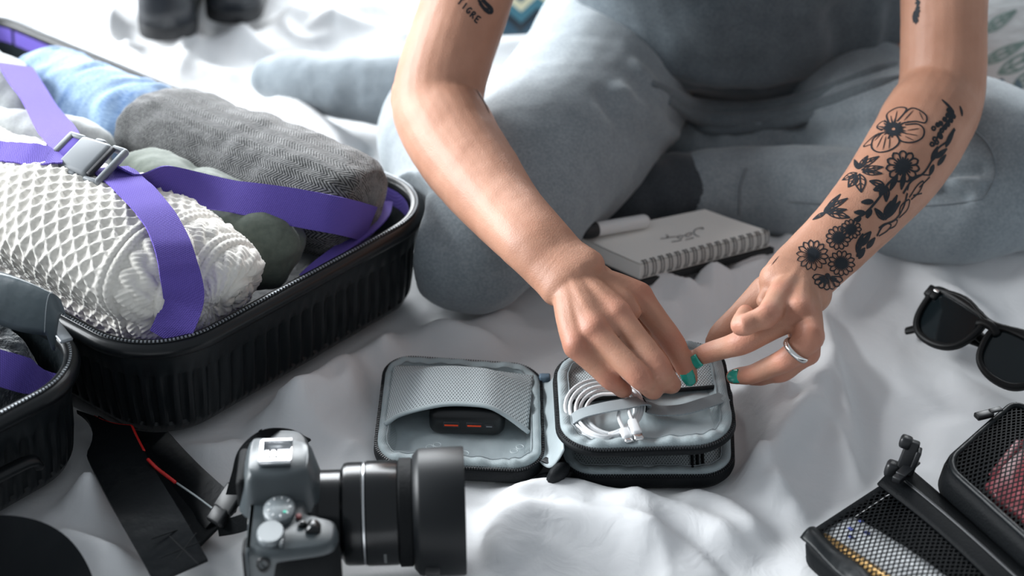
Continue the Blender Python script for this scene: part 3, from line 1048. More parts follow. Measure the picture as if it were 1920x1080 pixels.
dl = tri_wave_folds(Vl, Nl, LF) + .0022 * fbm(Vl[:, 0] * 14, Vl[:, 1] * 14, Vl[:, 2] * 14, 3)
Vl = Vl + Nl * dl[:, None]
Vl[:, 2] = np.maximum(Vl[:, 2], -.001)
leggings = add('leggings', (Vl, Fl), M_leg, person, label='heather grey jersey leggings')
bv_leg = bvh_of(leggings)
# seams: thin raised stitching on the leggings
def seam(pts, bv, m, parent, r=.0009, name='seam'):
    q = []
    C = crom(pts, 6)
    for x, y in C:
        h, n, i, d = bv.ray_cast(CAMP, ray(x, y))
        if h is not None: q.append(h + n * r * .2)
    if len(q) > 2:
        return add(name, tube(q, r, 6, 2), m, parent)
M_seam = heather('seam_thread', (.15, .175, .195), (.2, .23, .25), 700)
seam([(1815, 235), (1852, 270), (1866, 310), (1858, 350), (1830, 375), (1740, 385), (1600, 385), (1480, 378)], bv_leg, M_seam, leggings)
seam([(1398, 318), (1388, 350), (1386, 400)], bv_leg, M_seam, leggings, .0014)
# socks
sockR = remesh([loft([P(835, 160, .05), P(740, 168, .047), P(650, 160, .045), P(560, 152, .04), P(510, 148, .036)],
                     [(.041, .043), (.036, .038), (.034, .034), (.033, .03), (.025, .022)], (0, 0, 1), 24, 6)], .004, 4)
Vs = sockR[0] + sockR[2] * (.0025 * fbm(sockR[0][:, 0] * 22, sockR[0][:, 1] * 22, sockR[0][:, 2] * 22, 3))[:, None]
Vs[:, 2] = np.maximum(Vs[:, 2], -.002)
add('sock', (Vs, sockR[1]), M_sock, person, label='grey sock on the foot behind the suitcase')
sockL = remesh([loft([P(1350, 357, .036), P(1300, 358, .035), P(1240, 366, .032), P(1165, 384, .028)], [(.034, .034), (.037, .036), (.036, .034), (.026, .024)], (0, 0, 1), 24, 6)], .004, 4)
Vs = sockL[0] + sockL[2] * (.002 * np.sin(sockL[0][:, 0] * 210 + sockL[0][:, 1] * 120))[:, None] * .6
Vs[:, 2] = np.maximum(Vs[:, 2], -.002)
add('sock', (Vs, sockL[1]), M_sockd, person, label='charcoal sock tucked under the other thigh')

# ------------------------------------------------------------------ t-shirt
WB = V3((0.245, 1.725, .070))
sh = [loft([WB, V3((.240, 1.715, .13)), V3((.222, 1.70, .20)), V3((.205, 1.69, .29)), CH + V3((0, .005, .01)), CH + V3((0, -.015, .055))],
           [(.150, .080), (.168, .112), (.172, .118), (.168, .112), (.155, .105), (.085, .06)], (0, -.75, .66), 36, 6),
      loft([SHR + V3((.04, 0, .005)), CH + V3((0, -.008, .05)), SHL + V3((-.04, 0, .005))], [.058, .068, .058], (0, 0, 1), 20, 5),
      loft([SHR + V3((.03, .0, .005)), SHR.lerp(ELR, .12), SHR.lerp(ELR, .38)], [.062, .062, .058], (0, 1, 0), 20, 5),
      loft([SHL + V3((-.03, .0, .005)), SHL.lerp(ELL, .12), SHL.lerp(ELL, .38)], [.062, .062, .058], (0, 1, 0), 20, 5)]
Vt, Ft, Nt = remesh(sh, .0048, 5, .5)
bv_t = BVHTree.FromPolygons([tuple(v) for v in Vt], Ft)
TF = []
for pts, w, A in [([(1500, 0), (1530, 60), (1560, 130)], .014, .006), ([(1560, 0), (1570, 70), (1540, 150)], .014, -.006), ([(1640, 0), (1640, 60), (1600, 140)], .012, .006),
                  ([(1100, 20), (1180, 80), (1290, 130)], .014, .005), ([(1200, 100), (1330, 150), (1480, 150)], .012, .006), ([(1250, 135), (1380, 168), (1560, 150)], .008, -.005),
                  ([(1060, 10), (1140, 70), (1200, 110)], .010, -.004), ([(1330, 0), (1350, 60), (1420, 110)], .02, .004)]:
    q = on(bv_t, pts)
    if len(q) >= 2: TF.append((q, w, A))
dt = tri_wave_folds(Vt, Nt, TF) + .003 * fbm(Vt[:, 0] * 9, Vt[:, 1] * 9, Vt[:, 2] * 5, 3)
Vt = Vt + Nt * dt[:, None]
Vt[:, 2] = np.maximum(Vt[:, 2], .002)
shirt = add('t_shirt', (Vt, Ft), M_shirt, person, label='slate grey t-shirt')

# bunched waistband folds between shirt and lap
bv_ts = BVHTree.FromPolygons([tuple(v) for v in Vt], Ft)
M_waist = heather('waistband_jersey', (.10, .122, .138), (.15, .178, .196), 500)
for pts, r in (([(1225, 158), (1290, 196), (1380, 208), (1500, 194), (1640, 140), (1720, 112)], .008), ([(1255, 190), (1310, 220), (1380, 228), (1500, 212), (1620, 170), (1720, 138)], .0075),
               ([(1290, 226), (1340, 243), (1400, 240), (1500, 224), (1600, 198)], .006)):
    q = []
    for x, y in crom(pts, 5):
        c = [b_.ray_cast(CAMP, ray(x, y)) for b_ in (bv_ts, bv_leg)]
        c = [k_ for k_ in c if k_[0] is not None]
        if c: q.append(min(c, key=lambda k_: k_[3])[0])
    Q = np.array([tuple(v) for v in q])
    for _ in range(6): Q[1:-1] = (Q[:-2] + Q[1:-1] * 2 + Q[2:]) / 4
    Q = Q[::3]
    add('waistband_fold', loft([V3(v) + V3((0, .002, -.001)) for v in Q], [(r * .5, r * .5)] + [(r * 1.1, r * .8)] * (len(Q) - 2) + [(r * .5, r * .5)], (0, -.6, .8), 14, 5), M_waist, leggings)

# ------------------------------------------------------------------ tattoos: ink strokes laid on the skin
M_ink = mat('tattoo_ink', (.022, .026, .032), .6, spec=.2)
M_inkl = mat('tattoo_ink_faded', (.13, .085, .075), .6, spec=.2)
class Ink:
    def __init__(s, bv): s.V = []; s.F = []; s.bv = bv
    def hit(s, x, y):
        h, n, i, d = s.bv.ray_cast(CAMP, ray(x, y))
        return (h, n) if h is not None else None
    def stroke(s, pts, w, taper=False, smooth=True, off=.00035):
        C = crom(pts, 5) if smooth and len(pts) > 2 else np.array(pts, float)
        C = resample(C, 3.0, False) if len(C) > 1 else C
        q = [s.hit(x, y) for x, y in C]
        n = len(q); prev = None
        for i in range(n - 1):
            if q[i] is None or q[i + 1] is None: continue
            a, b = q[i][0], q[i + 1][0]
            if (b - a).length > .012: continue
            na = q[i][1]; t = b - a
            sd = t.cross(na)
            if sd.length < 1e-9: continue
            sd.normalize()
            k = len(s.V)
            wa = 1.2 * w * (math.sin(pi * (i + .5) / n) ** .6 if taper else 1); wb = 1.2 * w * (math.sin(pi * min(n - .5, i + 1.5) / n) ** .6 if taper else 1)
            o = na * off
            e = t * .15
            s.V += [a - sd * wa + o - e, a + sd * wa + o - e, b + sd * wb + o + e, b - sd * wb + o + e]
            s.F.append((k, k + 1, k + 2, k + 3))
    def petal(s, cx, cy, ang, r0, r1, wd, w, sy=1.0, sx=1.0):
        pts = []
        for t in np.linspace(0, 1, 9):
            r = r0 + (r1 - r0) * t
            hw = wd * (.25 + .75 * t / .6) if t < .6 else wd * math.sqrt(max(0, 1 - ((t - .6) / .4) ** 2))
            pts.append((r, -hw))
        loop = pts + [(r, -y) for r, y in pts[::-1]]
        c, sn = math.cos(ang), math.sin(ang)
        s.stroke([(cx + (x * c - y * sn) * sx, cy + (x * sn + y * c) * sy) for x, y in loop], w)
    def daisy(s, cx, cy, r, n, w=.0006, rot=0, sx=1.0, sy=1.0, core=.17, a0=0, a1=2 * pi):
        for k in range(n):
            a = a0 + (a1 - a0) * k / n + rot
            s.petal(cx, cy, a, r * .22, r, min(.21, 2.3 / n) * r, w, sy, sx)
            c, sn = math.cos(a), math.sin(a)
            s.stroke([(cx + r * .25 * c * sx, cy + r * .25 * sn * sy), (cx + r * .58 * c * sx, cy + r * .58 * sn * sy)], w * 1.2, True)
        for q in np.linspace(.06, core, 4):
            s.stroke([(cx + r * q * math.cos(t) * sx, cy + r * q * math.sin(t) * sy) for t in np.linspace(0, 2 * pi, 10)], .0009)
    def leaf(s, a, b, wd, w=.0005, veins=3, fill=False):
        ax, ay = a; bx, by = b
        dx, dy = bx - ax, by - ay; L = math.hypot(dx, dy); nx, ny = -dy / L, dx / L
        f = lambda t, k: (ax + dx * t + nx * k * wd * math.sin(pi * t ** .8), ay + dy * t + ny * k * wd * math.sin(pi * t ** .8))
        for k in (1, -1):
            s.stroke([f(t, k) for t in np.linspace(0, 1, 7)], w)
        s.stroke([a, b], w)
        for t in np.linspace(.2, .75, veins):
            for k in (1, -1):
                s.stroke([f(t, 0), f(min(1, t + .16), k * .8)], w * .7)
        if fill:
            for k in np.linspace(-.1, .75, 3):
                s.stroke([f(t, k) for t in np.linspace(.05, .9, 6)], w * 1.2)
    def build(s, name, m, label):
        if s.V: return add(name, ([tuple(v) for v in s.V], s.F), m, person, label=label)
bvh_body = bvh_of(person)
def zc(x, y):            # coordinates read in an enlarged view of the forearm
    return 1420 + x / 2.634, 150 + y / 2.634
ink = Ink(bvh_body)
S = lambda L: [zc(*p) for p in L]
# four daisies by the wrist
for x, y, r, n, ro in ((272, 866, 78, 14, .1), (400, 780, 62, 12, .2), (462, 738, 52, 12, 0), (415, 905, 66, 13, .15)):
    cx, cy = zc(x, y); ink.daisy(cx, cy, r / 2.634, n, .00042, ro, 1.0, .96)
cx, cy = zc(348, 970); ink.daisy(cx, cy, 75 / 2.634, 7, .00045, .2, 1, .9, .15, .1, 3.3)
# upper daisy with bold petals
cx, cy = zc(718, 428); ink.daisy(cx, cy, 82 / 2.634, 11, .0007, .15, 1.0, .95, .3)
# poppy outline
for L in ([(650, 215), (640, 170), (690, 138), (735, 140), (725, 165), (690, 205)], [(725, 165), (760, 140), (800, 150), (835, 180), (828, 212), (780, 205), (725, 212)],
          [(730, 222), (790, 218), (822, 245), (815, 285), (770, 308), (715, 305), (690, 280)], [(690, 275), (700, 310), (660, 345), (600, 358), (565, 335), (575, 290), (620, 262)],
          [(620, 260), (580, 275), (540, 310), (525, 330), (560, 320)], [(615, 250), (590, 232), (620, 205), (650, 215)]):
    ink.stroke(S(L), .0006)
for L in ([(740, 150), (700, 190)], [(770, 150), (725, 200)], [(790, 205), (740, 205)], [(800, 160), (820, 200)], [(740, 250), (800, 240)], [(735, 265), (790, 275)], [(730, 280), (770, 298)],
          [(650, 340), (655, 285)], [(620, 345), (635, 280)], [(590, 335), (620, 275)], [(580, 300), (610, 270)], [(660, 180), (665, 215)], [(690, 155), (680, 205)], [(560, 300), (600, 262)]):
    ink.stroke(S(L), .00035, True)
for k in range(26):
    a = 2 * pi * k / 26; cx, cy = 672, 243
    r0, r1 = 10, 44 + 14 * (k % 3)
    ink.stroke(S([(cx + r0 * math.cos(a) * 1.1, cy + r0 * math.sin(a) * .85), (cx + r1 * math.cos(a) * 1.05, cy + r1 * math.sin(a) * .72)]), .00075, True)
# leaves left of the stem
for a, b_, w in (((500, 440), (545, 375), 12), ((505, 430), (600, 378), 13), ((515, 445), (620, 430), 13), ((520, 455), (615, 462), 12), ((498, 440), (480, 395), 9), ((490, 470), (450, 530), 20), ((505, 465), (512, 555), 26), ((490, 460), (420, 495), 14),
                 ((340, 640), (410, 565), 10), ((345, 640), (445, 585), 12), ((340, 650), (455, 680), 18), ((330, 650), (380, 600), 8), ((330, 655), (440, 640), 12), ((335, 655), (275, 690), 8)):
    q = zc(*a), zc(*b_)
    ink.leaf(q[0], q[1], w / 2.634, .0005, 3)
# bold stem with drooping half daisy, buds and filled leaves
ink.stroke(S([(715, 440), (680, 480), (640, 520), (610, 570), (570, 620), (530, 660), (480, 690)]), .0008)
ink.stroke(S([(480, 690), (470, 720), (462, 738)]), .0007)
for a, b_, w in (((625, 520), (555, 500), 14), ((625, 525), (575, 545), 13), ((630, 530), (605, 570), 13), ((640, 530), (635, 600), 12)):
    ink.leaf(zc(*a), zc(*b_), w / 2.634, .0007, 0)
for a, b_, w in (((570, 600), (515, 605), 9), ((560, 640), (540, 680), 9), ((530, 655), (480, 655), 8), ((505, 675), (495, 700), 7)):
    ink.leaf(zc(*a), zc(*b_), w / 2.634, .0008, 0)
for a, b_, w in (((690, 470), (655, 545), 10), ((725, 465), (710, 540), 10), ((625, 690), (580, 635), 12), ((630, 690), (690, 570), 13), ((640, 680), (705, 600), 10), ((625, 665), (660, 600), 9)):
    ink.leaf(zc(*a), zc(*b_), w / 2.634, .0006, 0, True)
# right-hand edge: long leaves, tulip buds, stem
ink.stroke(S([(720, 560), (760, 500), (820, 460), (860, 400), (890, 340), (940, 300), (975, 245)]), .0007)
ink.stroke(S([(590, 770), (620, 720), (680, 690), (720, 630), (740, 560)]), .0007)
for L in ([(700, 660), (710, 620), (750, 590), (740, 640), (700, 680)], [(740, 545), (760, 490), (800, 470), (850, 470)], [(760, 590), (800, 550), (820, 500), (790, 520), (750, 580)],
          [(600, 730), (630, 710), (660, 715), (640, 745), (600, 770)], [(660, 700), (690, 690), (680, 720), (650, 735)], [(800, 530), (830, 500), (850, 480)], [(770, 570), (810, 560)]):
    ink.stroke(S(L), .0005)
for a, b_, w in (((860, 400), (890, 330), 10), ((880, 385), (935, 340), 9), ((930, 330), (972, 240), 9), ((870, 420), (850, 470), 8), ((890, 420), (930, 370), 8), ((490, 870), (530, 830), 8),
                 ((500, 820), (560, 750), 18), ((490, 850), (520, 760), 12), ((540, 830), (580, 780), 10), ((500, 880), (530, 840), 8)):
    ink.leaf(zc(*a), zc(*b_), w / 2.634, .0006, 0, True)
# lavender sprig
ink.stroke(S([(912, 98), (940, 125), (970, 155)]), .0012, True)
ink.stroke(S([(965, 150), (945, 200), (905, 250), (870, 325)]), .0008)
for k, (x, y) in enumerate([(960, 160), (945, 150), (968, 180), (940, 175), (955, 200), (925, 195), (940, 220), (905, 215), (925, 235), (890, 222), (910, 250), (870, 240), (900, 270), (875, 292), (905, 280), (862, 318), (885, 308)]):
    ink.stroke([zc(x + 9 * math.cos(t), y + 10 * math.sin(t)) for t in np.linspace(0, 2 * pi, 8)], .0007)
    if k < 10: ink.stroke(S([(x - 5, y + 4), (x + 5, y - 4)]), .0012, True)
ink.stroke(S([(1000, 130), (1008, 155), (1010, 178)]), .0012, True)
ink.stroke(S([(70, 915), (105, 872)]), .0003, True)
ink.build('floral_tattoo', M_ink, 'black line tattoo of daisies, a poppy and leaves on the forearm')
# lettering and small mark on the right upper arm
ink2 = Ink(bvh_body)
LET = {'T': [[(0, 0), (1, 0)], [(.5, 0), (.5, 1)]], 'I': [[(.5, 0), (.5, 1)]], 'G': [[(1, .15), (.5, 0), (0, .4), (.1, .85), (.55, 1), (1, .8), (1, .55), (.6, .55)]],
       'R': [[(0, 1), (0, 0), (.75, .05), (.8, .4), (0, .5)], [(.3, .5), (1, 1)]], 'E': [[(1, 0), (0, 0), (0, 1), (1, 1)], [(0, .5), (.8, .5)]]}
def letters(txt, x, y, dx, dy, w, h, ang, sw=.0006):
    c, s = math.cos(ang), math.sin(ang)
    for ch in txt:
        for L in LET[ch]:
            ink2.stroke([(x + px * w * c - py * h * s, y + px * w * s + py * h * c) for px, py in L], sw, smooth=False)
        x += dx; y += dy
letters('TIGRE', 864, -4, 8.0, 8.4, 6.5, 12, .62, .00055)
for L in ([(897, 0), (905, 12), (914, 22), (922, 24), (922, 16), (912, 6), (906, 0)], [(903, 0), (915, 12), (921, 19)], [(908, 16), (916, 19)], [(899, 6), (909, 19), (917, 25)]):
    ink2.stroke(L, .0010)
ink2.stroke([(918, 20), (921, 22)], .0022)
ink2.build('lettering_tattoo', M_ink, 'small black lettering tattoo on the upper arm')
ink2 = Ink(bvh_body)
# sliver of ink on the inside of the right forearm, script on the left upper arm
ink2.stroke([(893, 168), (900, 180), (908, 192), (917, 212)], .0008, True)
ink2.build('line_tattoo', M_ink, 'thin black line tattoo inside the elbow')
ink2 = Ink(bvh_body)
for L in ([(1722, 0), (1719, 5), (1724, 8)], [(1718, 14), (1723, 18), (1719, 24), (1720, 32), (1716, 36), (1720, 42)], [(1716, 40), (1714, 30), (1718, 22)]):
    ink2.stroke(L, .0018)
ink2.build('script_tattoo', M_ink, 'small black vertical script tattoo on the upper arm')

# ================================================================== suitcase
RZ = 0.095
cR, cF, cL = P(841, 376, RZ), P(276, 678, RZ), P(-40, 12, RZ)
E1 = (cL - cR); SL = E1.length; E1.normalize()
E2 = (cF - cR); SW = E2.length; E2 = (E2 - E1 * E2.dot(E1)).normalized()
EZ = V3((0, 0, 1))
case = thing('suitcase', 'open black ribbed hard-shell suitcase with purple packing straps', 'suitcase', (cR.x, cR.y, 0))
M_shell = mat('black_polycarbonate', (.008, .0105, .0125), .38, spec=.3, bump=(900, .12, .0006))
M_rim = mat('black_rubber_rim', (.006, .0075, .009), .32, spec=.35)
M_liner = mat('black_satin_lining', (.014, .019, .022), .34, bump=(26, .5, .01), spec=.15)
M_teeth = mat('zip_teeth', (.26, .28, .30), .4, metal=.5)
M_blackteeth = mat('black_zip_teeth', (.02, .022, .025), .4, spec=.35)
M_purple = weave_mat('purple_webbing', (.085, .055, .30), (.165, .12, .50), .0022, rough=.75, sheen=.04, spec=.15)
def shell_half(org, e1, e2, L, W, dep, mirror=1):
    """ribbed tray; local x along e1, y along e2"""
    base = np.array(resample(rrect(L, W, .062, 14), .0021))
    n = len(base)
    arc = np.arange(n) * .0021
    def lev(d, z, rib=0.0):
        q = inset(base, d)
        if rib:
            nn = inset(base, 1.0) - base
            w = np.clip(.5 + 1.4 * np.sin(arc * 2 * pi / .0125), 0, 1)
            q = q + nn * (rib * w)[:, None]
        return [tuple(org + e1 * p[0] + e2 * p[1] + EZ * z) for p in q]
    Z = dep
    sh = rings([lev(.10, .002), lev(.032, .001), lev(.018, .004), lev(.011, .010), lev(.008, .016), lev(.0075, .018, .0026), lev(.005, .036, .003), lev(.0035, Z - .033, .003), lev(.003, Z - .030, 0), lev(.001, Z - .016), lev(0, Z - .008)], True, False)
    o = add('shell', sh, M_shell, case, sharp=50)
    rm = rings([lev(.001, Z - .012), lev(-.0045, Z - .011), lev(-.006, Z - .006), lev(-.0045, Z - .002), lev(-.001, Z), lev(.004, Z - .0005), lev(.006, Z - .003), lev(.006, Z - .012)], False, False)
    add('rim', rm, M_rim, case)
    # zipper: tape and separate teeth
    tp = rings([lev(-.0005, Z + .0003), lev(.001, Z + .0016), lev(.0035, Z + .0016), lev(.0055, Z + .0002)], False, False)
    zt = add('zipper_tape', tp, M_rim, case)
    tb = np.array(resample(rrect(L, W, .062, 14), .0030))
    tv = []
    cen = inset(tb, .0004); nn = inset(tb, 1.0) - tb
    cube = box(.0014, .0017, .0012)
    VV = []; FF = []
    for i in range(len(tb)):
        c = org + e1 * cen[i][0] + e2 * cen[i][1] + EZ * (Z + .0016)
        nx = (e1 * nn[i][0] + e2 * nn[i][1]).normalized(); tx = EZ.cross(nx)
        k = len(VV)
        for v in cube[0]:
            VV.append(tuple(c + tx * v[0] + nx * v[1] + EZ * v[2]))
        FF.extend([tuple(a + k for a in f) for f in cube[1]])
    z = add('zipper_teeth', (VV, FF), M_teeth, case, False)
    z['kind'] = 'stuff'
    ln = rings([lev(.0055, Z - .004), lev(.008, Z - .02), lev(.010, .03), lev(.016, .016), lev(.03, .011), lev(.09, .010)], False, True)
    add('lining', ln, M_liner, case)
    return lev
lev_a = shell_half(V3((cR.x, cR.y, 0)), E1, E2, SL, SW, RZ)
cB = V3((cR.x, cR.y, 0)) + E2 * (SW + .016) + E1 * .028
lev_b = shell_half(cB, E1, E2, SL, SW, RZ)
SC = lambda s, t, z: V3((cR.x, cR.y, 0)) + E1 * s + E2 * t + EZ * z
# hinge between the halves
for s in (.14, .36, .56):
    add('hinge', xf(box(.05, .024, .006, (0, 0, 0), .002), basis(SC(s, SW + .010, RZ - .016), E1, E2, EZ)), M_rim, case)
# wheels at the far end and a side handle on the lid
M_plastic = mat('black_plastic', (.012, .013, .015), .4)
for t in (.05, SW - .05):
    for hh in (0, SW + .016):
        w = add('wheel', xf(lathe([(.008, -.012), (.021, -.010), (.023, 0), (.021, .010), (.008, .012)], 20, 'x'), basis(SC(SL + .022, t + hh, .026), E2, E1, EZ)), M_plastic, case)
hp = [cB + E1 * -.006 + E2 * t + EZ * z for t, z in ((.075, .045), (.085, .052), (.15, .054), (.22, .052), (.23, .045))]
add('side_handle', loft(hp, [(.006, .004)] * 5, (0, 0, 1), 10, 4), M_rim, case)

# keep the packed things inside the trays and everything else outside the shells
def case_sdf(x, y, org):
    """signed distance (m) to the rim outline of a half and its outward direction"""
    dx, dy = x - org.x, y - org.y
    a = dx * E1.x + dy * E1.y - SL / 2; b_ = dx * E2.x + dy * E2.y - SW / 2
    r = .062
    qx, qy = np.abs(a) - (SL / 2 - r), np.abs(b_) - (SW / 2 - r)
    mx, my = np.maximum(qx, 0), np.maximum(qy, 0)
    out = np.hypot(mx, my); d = out + np.minimum(np.maximum(qx, qy), 0) - r
    gx = np.where(out > 1e-9, mx / (out + 1e-12), (qx > qy) * 1.0) * np.sign(a); gy = np.where(out > 1e-9, my / (out + 1e-12), (qx <= qy) * 1.0) * np.sign(b_)
    return d, gx * E1.x + gy * E2.x, gx * E1.y + gy * E2.y
def get_co(o):
    c = np.zeros(len(o.data.vertices) * 3); o.data.vertices.foreach_get('co', c)
    return c.reshape(-1, 3)
def set_co(o, c):
    o.data.vertices.foreach_set('co', c.ravel()); o.data.update()
ORG_A = V3((cR.x, cR.y, 0))
def contain_arr(c, org, soft=.02):
    """press points softly inside a tray; above the rim they may bulge outwards"""
    c = c.copy(); d, nx, ny = case_sdf(c[:, 0], c[:, 1], org)
    lim = -.012 - .012 * sstep(RZ - .02, .02, c[:, 2]) + np.maximum(0, c[:, 2] - RZ - .004) * .9
    t = lim - soft
    d2 = np.where(d > t, lim - soft * np.exp(-np.maximum(d - t, 0) / soft), d)
    c[:, 0] += nx * (d2 - d); c[:, 1] += ny * (d2 - d)
    c[:, 2] = np.maximum(c[:, 2], .013)
    return c
def contain(o, org):
    set_co(o, contain_arr(get_co(o), org))
def vnormals(V, F):
    F = np.array([f if len(f) == 4 else (*f, f[-1]) for f in F])
    n = np.cross(V[F[:, 2]] - V[F[:, 0]], V[F[:, 3]] - V[F[:, 1]])
    N = np.zeros_like(V)
    for k in range(4): np.add.at(N, F[:, k], n)
    return N / (np.linalg.norm(N, axis=1)[:, None] + 1e-12)
def expel(o, orgs, gap):
    c = get_co(o)
    for org in orgs:
        d, nx, ny = case_sdf(c[:, 0], c[:, 1], org)
        k = np.where(c[:, 2] < RZ + .012, np.clip(gap - d, 0, .07), 0)
        k = np.where(d < gap, k, 0) * (1 - sstep(RZ + .002, RZ + .012, c[:, 2]))
        c[:, 0] += nx * k; c[:, 1] += ny * k
    set_co(o, c)
# ---- garments -------------------------------------------------------------
def PC(x, y, z): return P(x, y, z + .018)      # heights of the packed clothes are read from the case floor
def garment(pts, rad, n=64, sub=14, ref=(0, 0, 1), power=2.3):
    rad = [(r, r) if not hasattr(r, '__len__') else r for r in rad]
    D = crom([list(p) + list(r) for p, r in zip(pts, rad)], sub)
    C = D[:, :3]; R = np.maximum(D[:, 3:5], .0005)
    T, S_, N_ = frames(C, ref)
    m = len(C)
    th = np.linspace(0, 2 * pi, n, endpoint=True)
    ct = np.sign(np.cos(th)) * np.abs(np.cos(th)) ** (2 / power); st = np.sign(np.sin(th)) * np.abs(np.sin(th)) ** (2 / power)
    A = C[:, None] + S_[:, None] * (R[:, :1] * ct)[..., None] + N_[:, None] * (R[:, 1:] * st)[..., None]
    du = np.r_[0, np.cumsum(np.linalg.norm(np.diff(C, axis=0), axis=1))]
    Rm = R.mean()
    UV = np.stack(np.meshgrid(du, th * Rm, indexing='ij'), -1)
    F = []
    for i in range(m - 1):
        for j in range(n - 1):
            F.append((i * n + j, i * n + j + 1, (i + 1) * n + j + 1, (i + 1) * n + j))
    return A, F, UV
def gnorm(A):
    a = np.gradient(A, axis=0); b = np.gradient(A, axis=1)
    N = np.cross(b, a); l = np.linalg.norm(N, axis=2)[..., None]
    return N / (l + 1e-12)
def endcap(r, k=5):
    """radius multipliers closing an end"""
    return r

# herringbone wool roll
m, nt, b = nodes_of('herringbone_wool')
b.inputs['Roughness'].default_value = .95; b.inputs['Sheen Weight'].default_value = .5; b.inputs['Sheen Roughness'].default_value = .35; b.inputs['Specular IOR Level'].default_value = .15
x, y = uv_xy(nt)
tri = mnode(nt, 'PINGPONG', y, .0050)
ph = mnode(nt, 'SINE', mnode(nt, 'MULTIPLY', mnode(nt, 'ADD', x, mnode(nt, 'MULTIPLY', tri, 1.3)), 2 * pi / .0028))
tc = nt.nodes.new('ShaderNodeTexCoord')
nz = nt.nodes.new('ShaderNodeTexNoise'); nz.inputs['Scale'].default_value = 520; nz.inputs['Detail'].default_value = 3
nt.links.new(tc.outputs['Object'], nz.inputs['Vector'])
h = mnode(nt, 'ADD', mnode(nt, 'MULTIPLY_ADD', ph, .26, .14), mnode(nt, 'MULTIPLY', nz.outputs['Fac'], .78))
r = mixcol(nt, h, (.016, .017, .018), (.21, .21, .207), b.inputs['Base Color'])
r.color_ramp.elements[0].position = .30; r.color_ramp.elements[1].position = .85
bumpnode(nt, h, .6, .0016, b)
M_herr = m
A, F, UV = garment([PC(268, 236, .09), PC(282, 242, .09), PC(306, 252, .09), PC(430, 304, .09), PC(560, 354, .09), PC(650, 388, .089), PC(680, 402, .087), PC(692, 408, .086)],
                   [(.005, .005), (.032, .030), (.046, .042), (.050, .044), (.051, .045), (.047, .043), (.032, .032), (.005, .005)], 72, 16)
N = gnorm(A)
d = .004 * fbm(A[..., 0] * 14, A[..., 1] * 14, A[..., 2] * 14, 3) + .0016 * fbm(A[..., 0] * 60, A[..., 1] * 60, A[..., 2] * 60, 2)
A = A + N * d[..., None]
herr = add('wool_blanket', (A.reshape(-1, 3), F), M_herr, None, True, UV.reshape(-1, 2))
tag(herr, 'rolled dark grey herringbone wool blanket packed under a purple strap', 'blanket')

# light blue jeans
m, nt, b = nodes_of('light_denim')
b.inputs['Roughness'].default_value = .85; b.inputs['Sheen Weight'].default_value = .15; b.inputs['Specular IOR Level'].default_value = .2
x, y = uv_xy(nt)
cmb = nt.nodes.new('ShaderNodeCombineXYZ'); nt.links.new(mnode(nt, 'MULTIPLY', x, 260), cmb.inputs[0]); nt.links.new(mnode(nt, 'MULTIPLY', y, 1400), cmb.inputs[1])
nz = nt.nodes.new('ShaderNodeTexNoise'); nz.inputs['Scale'].default_value = 1; nz.inputs['Detail'].default_value = 2
nt.links.new(cmb.outputs[0], nz.inputs['Vector'])
cmb2 = nt.nodes.new('ShaderNodeCombineXYZ'); nt.links.new(mnode(nt, 'MULTIPLY', x, 60), cmb2.inputs[0]); nt.links.new(mnode(nt, 'MULTIPLY', y, 14), cmb2.inputs[1])
n2 = nt.nodes.new('ShaderNodeTexNoise'); n2.inputs['Scale'].default_value = 1; n2.inputs['Detail'].default_value = 3
nt.links.new(cmb2.outputs[0], n2.inputs['Vector'])
h = mnode(nt, 'ADD', mnode(nt, 'MULTIPLY', nz.outputs['Fac'], .4), mnode(nt, 'MULTIPLY', n2.outputs['Fac'], .6))
r = mixcol(nt, h, lin((66, 98, 142)), lin((154, 178, 204)), b.inputs['Base Color'])
r.color_ramp.elements[0].position = .34; r.color_ramp.elements[1].position = .62
bumpnode(nt, h, .3, .001, b)
M_denim = m
A, F, UV = garment([PC(52, 140, .088), PC(66, 147, .088), PC(90, 158, .088), PC(165, 192, .09), PC(240, 226, .09), PC(285, 246, .086), PC(300, 252, .083)],
                   [(.004, .004), (.028, .026), (.036, .032), (.040, .035), (.041, .036), (.038, .034), (.004, .004)], 56, 14)
N = gnorm(A)
d = .003 * fbm(A[..., 0] * 20, A[..., 1] * 20, A[..., 2] * 20, 3) + .0022 * np.sin(UV[..., 0] * 260 + 3 * np.sin(UV[..., 1] * 60)) * sstep(.5, 1, pnoise(A[..., 0] * 25, A[..., 1] * 25) + .7)
A = A + N * d[..., None]
jeans = add('jeans', (A.reshape(-1, 3), F), M_denim, None, True, UV.reshape(-1, 2))
tag(jeans, 'rolled light blue jeans packed at the end of the suitcase', 'jeans')

# olive trousers
M_olive = mat('olive_cotton', (.085, .105, .085), .85, sheen=.25, var=(220, (.115, .135, .11)), bump=(300, .15, .001))
A, F, UV = garment([PC(230, 338, .085), PC(250, 345, .085), PC(300, 376, .086), PC(390, 412, .086), PC(470, 450, .082), PC(520, 474, .074), PC(550, 486, .068), PC(560, 490, .066)],
                   [(.004, .004), (.032, .028), (.038, .034), (.040, .036), (.038, .034), (.034, .029), (.024, .02), (.003, .003)], 64, 18)
N = gnorm(A)
w = 1 - np.abs(pnoise(A[..., 0] * 26 + A[..., 1] * 10, A[..., 1] * 14, A[..., 2] * 14))
d = .007 * (w ** 3) - .004 + .002 * fbm(A[..., 0] * 40, A[..., 1] * 40, A[..., 2] * 40, 2)
A = A + N * d[..., None]
ol = add('olive_trousers', (A.reshape(-1, 3), F), M_olive, None, True)
tag(ol, 'folded olive green cotton trousers beside the white cable-knit sweater', 'trousers')

